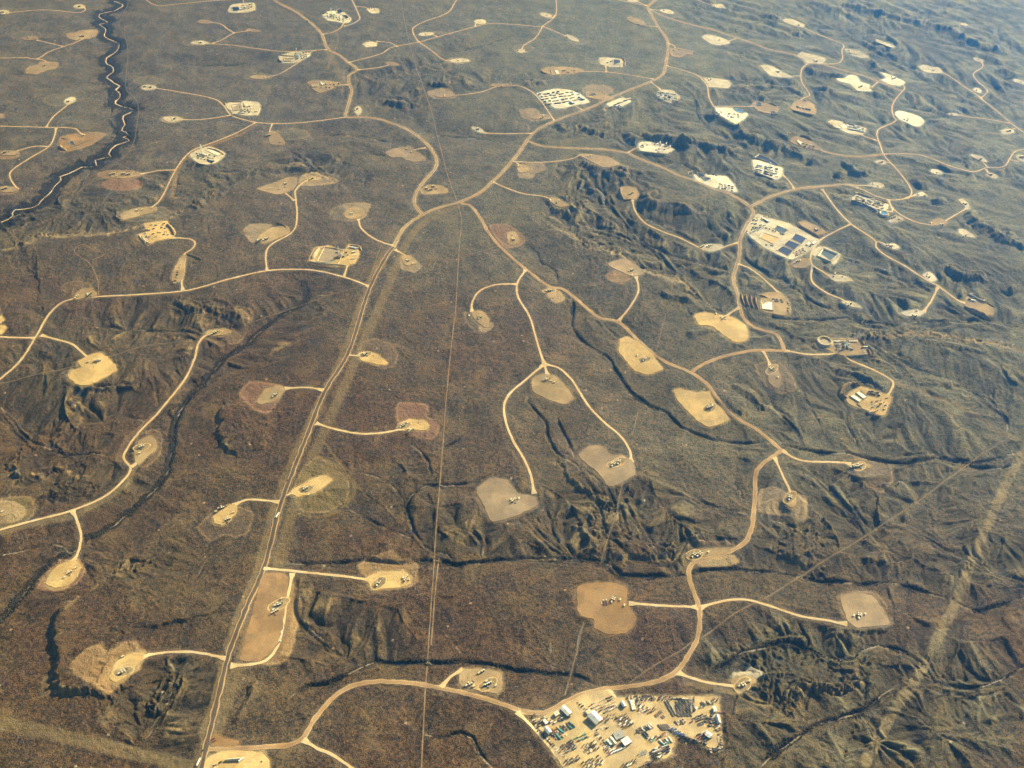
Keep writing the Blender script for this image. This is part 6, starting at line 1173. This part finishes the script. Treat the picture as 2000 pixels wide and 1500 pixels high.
# lined pit site
for t in range(4): B('soil_bank', f"{1448+t*9},{574+t*1.5} {1449+t*9},{585+t*2} {1454+t*9},{596+t*3}", 4.2, 5.5, ("first", "second", "third", "fourth")[t]+" of four parallel dark soil banks, counted from the left", 'spoil')
pit("1487,587 1508,590 1509,607 1489,604", 'liner', "brilliant white lined pit beside the four parallel banks", 4, 1.8); Y("right of the brilliant white lined pit", 1519,588, 3, 2, 7, 5, ['frac:dark','semi:white','skid:dark'], 0, u=(1,.1)); Y("down the east rim of the white pit's site", 1539,601, 1, 6, 5, 4.6, ['pick:dark','skid:dark'], 0, v=(.05,1)); B('soil_bank', "1508,615 1522,619 1537,623", 4, 5, "dark lens-shaped bank below the white pit's site"); B('soil_bank', "1483,577 1490,579 1500,583", 4, 4, "bank above the brilliant white pit", 'spoil')
# right-hand rig site
pit("1610,668 1622,668", 'mud', "oval ring pond at the left end of the right-hand rig site", 6, 5, circ=True); pit("1622,664 1674,665 1672,669 1624,668", 'tan', "long thin mud trench behind the right-hand rig", 2.2, 2); B('soil_bank', "1676,662 1683,668 1688,676", 5, 5, "dark bank at the top right of the right-hand rig site"); B('soil_bank', "1692,681 1698,688 1701,694", 4, 4.5, "dark bank at the right tip of the right-hand rig site"); B('soil_bank', "1652,696 1675,695 1695,693", 3.5, 4, "long shaded bank under the right-hand rig site", 'spoilp')
Y("around the rig on the right-hand site", 1646,676, 5, 4, 7, 5, ['frac:white','skid:navy','box:grey','frac:dark','semi:white'], 0, .25, u=(1,0), v=(.1,1)); Y("at the right end of the right-hand rig site", 1690,683, 2, 3, 6, 4.5, ['office:white','frac:dark','pick:white'], 0)
pit("1660,775 1670,770 1683,781 1677,786", 'liner', "left of the twin white pits, right", 2.6, 2.2); pit("1672,769 1680,763 1693,775 1686,780", 'liner', "right of the twin white pits, right", 2.6, 2.2); B('soil_bank', "1655,779 1641,770 1646,757 1662,750 1680,754", 6, 6, "curved dark bank around the left of the twin pits"); B('soil_bank', "1672,789 1684,797", 3, 3, "small bank below the twin white pits"); B('soil_bank', "1693,804 1706,811 1722,815", 4, 5, "dark bank at the bottom of the twin pit site")
Y("upper right on the twin pit site", 1706,769, 4, 2, 6.5, 5, ['frac:dark','semi:dark','frac:white'], -20, u=(1,.15), v=(.1,1)); Y("scattered over the lower half of the twin pit site", 1714,793, 4, 4, 8, 7, ['skid:dark','semi:white','pick:dark','frac:dark','semi:maroon'], 25, .3, u=(1,-.15), v=(-.3,1))
# roadside white site, cliff-foot site, hilltop rig site
pit("1361,338 1371,339 1379,346 1366,347", 'navy', "blue pit at the left end of the roadside white site", 2.5, 2); pit("1372,348 1387,348 1388,354 1376,354", 'grey', "grey pit in the middle of the roadside white site", 3, 2); pit("1344,337 1351,336 1353,343 1346,344", 'dark', "small dark basin left of the roadside white site", 2.5, 2); Y("in the lower corner of the roadside white site", 1417,367, 5, 3, 6, 4, ['frac:dark','semi:white','skid:navy','frac:white'], -25, .2, u=(1,.2), v=(.1,1)); Y("on the upper edge of the roadside white site", 1388,342, 4, 1, 7, 4, ['frac:dark','skid:dark'], -10, u=(1,.1))
Y("along the top of the cliff-foot white site", 1293,283, 6, 2, 6, 4.4, ['silo:white','frac:white','T:white','frac:dark'], 70, .15, u=(1,.18), v=(.1,1), sc=1.15); Y("in the lower middle of the cliff-foot white site", 1292,293, 4, 2, 6, 4, ['frac:dark','semi:white','skid:dark'], 20, .3); Y("at the west gate of the cliff-foot white site", 1256,286, 3, 2, 5, 4, ['frac:dark','skid:dark','semi:white'], 20); B('soil_bank', "1249,297 1270,300 1300,303", 5, 6, "long bank shading the foot of the cliff-foot site", 'spoilp')
pit("1474,308 1482,303 1503,310 1524,325 1515,324 1490,314", 'navy', "curved dark blue basin above the hilltop rig", 3, 2.5); Y("around the white hilltop rig", 1497,334, 6, 4, 7, 4.6, ['frac:white','semi:white','skid:navy','frac:dark','office:white'], -15, .2, u=(1,.25), v=(0,1), sc=1.1); B('soil_bank', "1473,338 1490,345 1512,353", 5, 7, "long dark bank below the hilltop rig site")
# odd pads with banks and pits
pit("134,277 143,276 147,283 137,284", 'grey', "square grey water pit on the orange stepped pad", 3, 2.2); B('soil_bank', "117,284 122,291 131,295", 6, 6, "rounded pale bank at the left end of the orange stepped pad", 'spoilp'); B('soil_bank', "120,271 132,273", 3, 3, "small dark bank at the upper left of the orange stepped pad")
B('soil_bank', "208,363 0,0"[:0] or "222,421 228,426 236,430", 4, 5, "dark terrace bank at the west end of the hill lane pad"); B('soil_bank', "364,497 380,501 395,508", 3.5, 3.5, "thin dark bank on the rim of the dug field by the hooked road", 'spoil'); B('soil_bank', "540,436 553,440 560,446", 4, 3.5, "curved brown topsoil bank above the double-lobed tan pad")
B('soil_bank', "1212,367 1212,378 1218,390", 4, 5, "dark bank on the left side of the square pinkish pad"); B('soil_bank', "1218,391 1228,391 1234,390", 3, 4, "bank along the lower edge of the square pinkish pad"); B('soil_bank', "1714,85 1728,90 1742,95", 4, 4, "dark line of bank under the pale bar-shaped pad")
# road traffic
def veh(kind, col, px, py, ang, label):
    x, y = at(px, py); place(kind, col, x, y, zt(x, y)+lift(y)+.45, R(ang), label, None, True)
veh('semi', 'white', 388.5, 1489, 78, "long white truck driving on the straight road at the bottom edge")
veh('semi', 'white', 542.5, 1007, 72, "white truck driving midway along the straight road")
veh('pick', 'dark', 397, 1466, 75, "dark vehicle at the straight road junction near the bottom")
veh('pick', 'dark', 562, 939, 70, "dark vehicle driving north of the white truck")
veh('pick', 'dark', 776, 471, 65, "dark vehicle on the straight road above the pad turnoff")
veh('semi', 'dark', 600.5, 42.5, 130, "dark truck on the highway at the top left")
veh('pick', 'white', 839.5, 419, 40, "white pickup on the wide road west of the main crossroads")
# a lone trailer at the fence end of the yard
veh('flat', 'maroon', 1408, 1392, 5, "small dark truck parked outside the east fence gate")
# ---------------------------------------------------------------- brush along the washes and scattered over the flats (nobody could count it)
def brush():
    rg = np.random.RandomState(11); n = 420000
    y = 900+2700*rg.rand(n)**1.35; x = (rg.rand(n)*2-1)*hw(y)*1.1
    ck = sample(CDK, x, y); so_ = sample(SO[..., 3], x, y); rd = sample(RD, x, y)
    pt = np.clip(.5+1.3*gnoise(x/55, y/55, 141)+.8*gnoise(x/210, y/210, 142), 0, 1)
    p = np.clip(.85*ck*(ck > .5)+.13*pt**2*(y < 2900), 0, 1)*(1-np.clip(so_*1.6, 0, 1)*(ck < .5))*(rd > 9)
    for c, g in [(pl_[0], pg[2]) for pl_, pg in zip(planes, PADG)]:
        r = np.max(np.hypot(g[:, 0]-c[0], g[:, 1]-c[1]))+2; p[np.hypot(x-c[0], y-c[1]) < r*.92] = 0
    k = rg.rand(n) < p; x, y = x[k][:60000], y[k][:60000]; ck = ck[k][:60000]; m = len(x); z = sample(H, x, y)
    r = .7+1.1*rg.rand(m)**2+.7*(ck > .5); hh = r*(.7+.5*rg.rand(m))
    base = np.array([(math.cos(a), math.sin(a), -.1) for a in np.arange(5)*1.2566]+[(.72*math.cos(a+.6), .72*math.sin(a+.6), .75) for a in np.arange(5)*1.2566]+[(0, 0, 1.05)])
    jit = 1+.35*(rg.rand(m, 11, 1)-.5); V = base[None]*jit*np.stack([r, r, hh], -1)[:, None, :]+np.stack([x, y, z], -1)[:, None, :]
    f = [(i, (i+1) % 5, 5+i) for i in range(5)]+[((i+1) % 5, 5+(i+1) % 5, 5+i) for i in range(5)]+[(5+i, 5+(i+1) % 5, 10) for i in range(5)]
    F = (np.array(f)[None]+(np.arange(m)*11)[:, None, None]).reshape(-1, 3)
    me = bpy.data.meshes.new('brush'); me.vertices.add(m*11); me.vertices.foreach_set('co', V.reshape(-1).astype(np.float32))
    me.loops.add(len(F)*3); me.loops.foreach_set('vertex_index', F.reshape(-1).astype(np.int32)); me.polygons.add(len(F))
    me.polygons.foreach_set('loop_start', (np.arange(len(F))*3).astype(np.int32)); me.polygons.foreach_set('loop_total', np.full(len(F), 3, np.int32)); me.update(calc_edges=True)
    mt, n_, b = nodes('brush_leaves'); gg = n_.nodes.new('ShaderNodeNewGeometry'); f_ = noise(n_, gg.outputs['Position'], .12, 2); n_.links.new(mix(n_, ramp(n_, f_, .35, .65), (.022, .018, .009), (.075, .060, .028)), b.inputs['Base Color'])
    me.materials.append(mt); o = bpy.data.objects.new('sagebrush', me); COL.objects.link(o); tag(o, kind='stuff')
brush()
# ---------------------------------------------------------------- the air between: one closed box of haze
def haze():
    zb = float(H.min())-60; X = 80000
    V = [(x, y, z) for z in (zb, CAM_H+60) for x, y in ((-X, -6000), (X, -6000), (X, 75000), (-X, 75000))]
    F = [(3, 2, 1, 0), (4, 5, 6, 7), (0, 1, 5, 4), (1, 2, 6, 5), (2, 3, 7, 6), (3, 0, 4, 7)]
    m = bpy.data.materials.new('haze_air'); m.use_nodes = True; n = m.node_tree; n.nodes.clear()
    v = n.nodes.new('ShaderNodeVolumePrincipled'); o = n.nodes.new('ShaderNodeOutputMaterial'); n.links.new(v.outputs[0], o.inputs['Volume'])
    v.inputs['Color'].default_value = HAZE_COL+(1,); v.inputs['Density'].default_value = HAZE_DENSITY; v.inputs['Anisotropy'].default_value = HAZE_ANISO
    v.inputs['Absorption Color'].default_value = (0.9, .97, 1, 1)
    tag(mesh_obj('haze', V, F, m), kind='stuff')
haze()
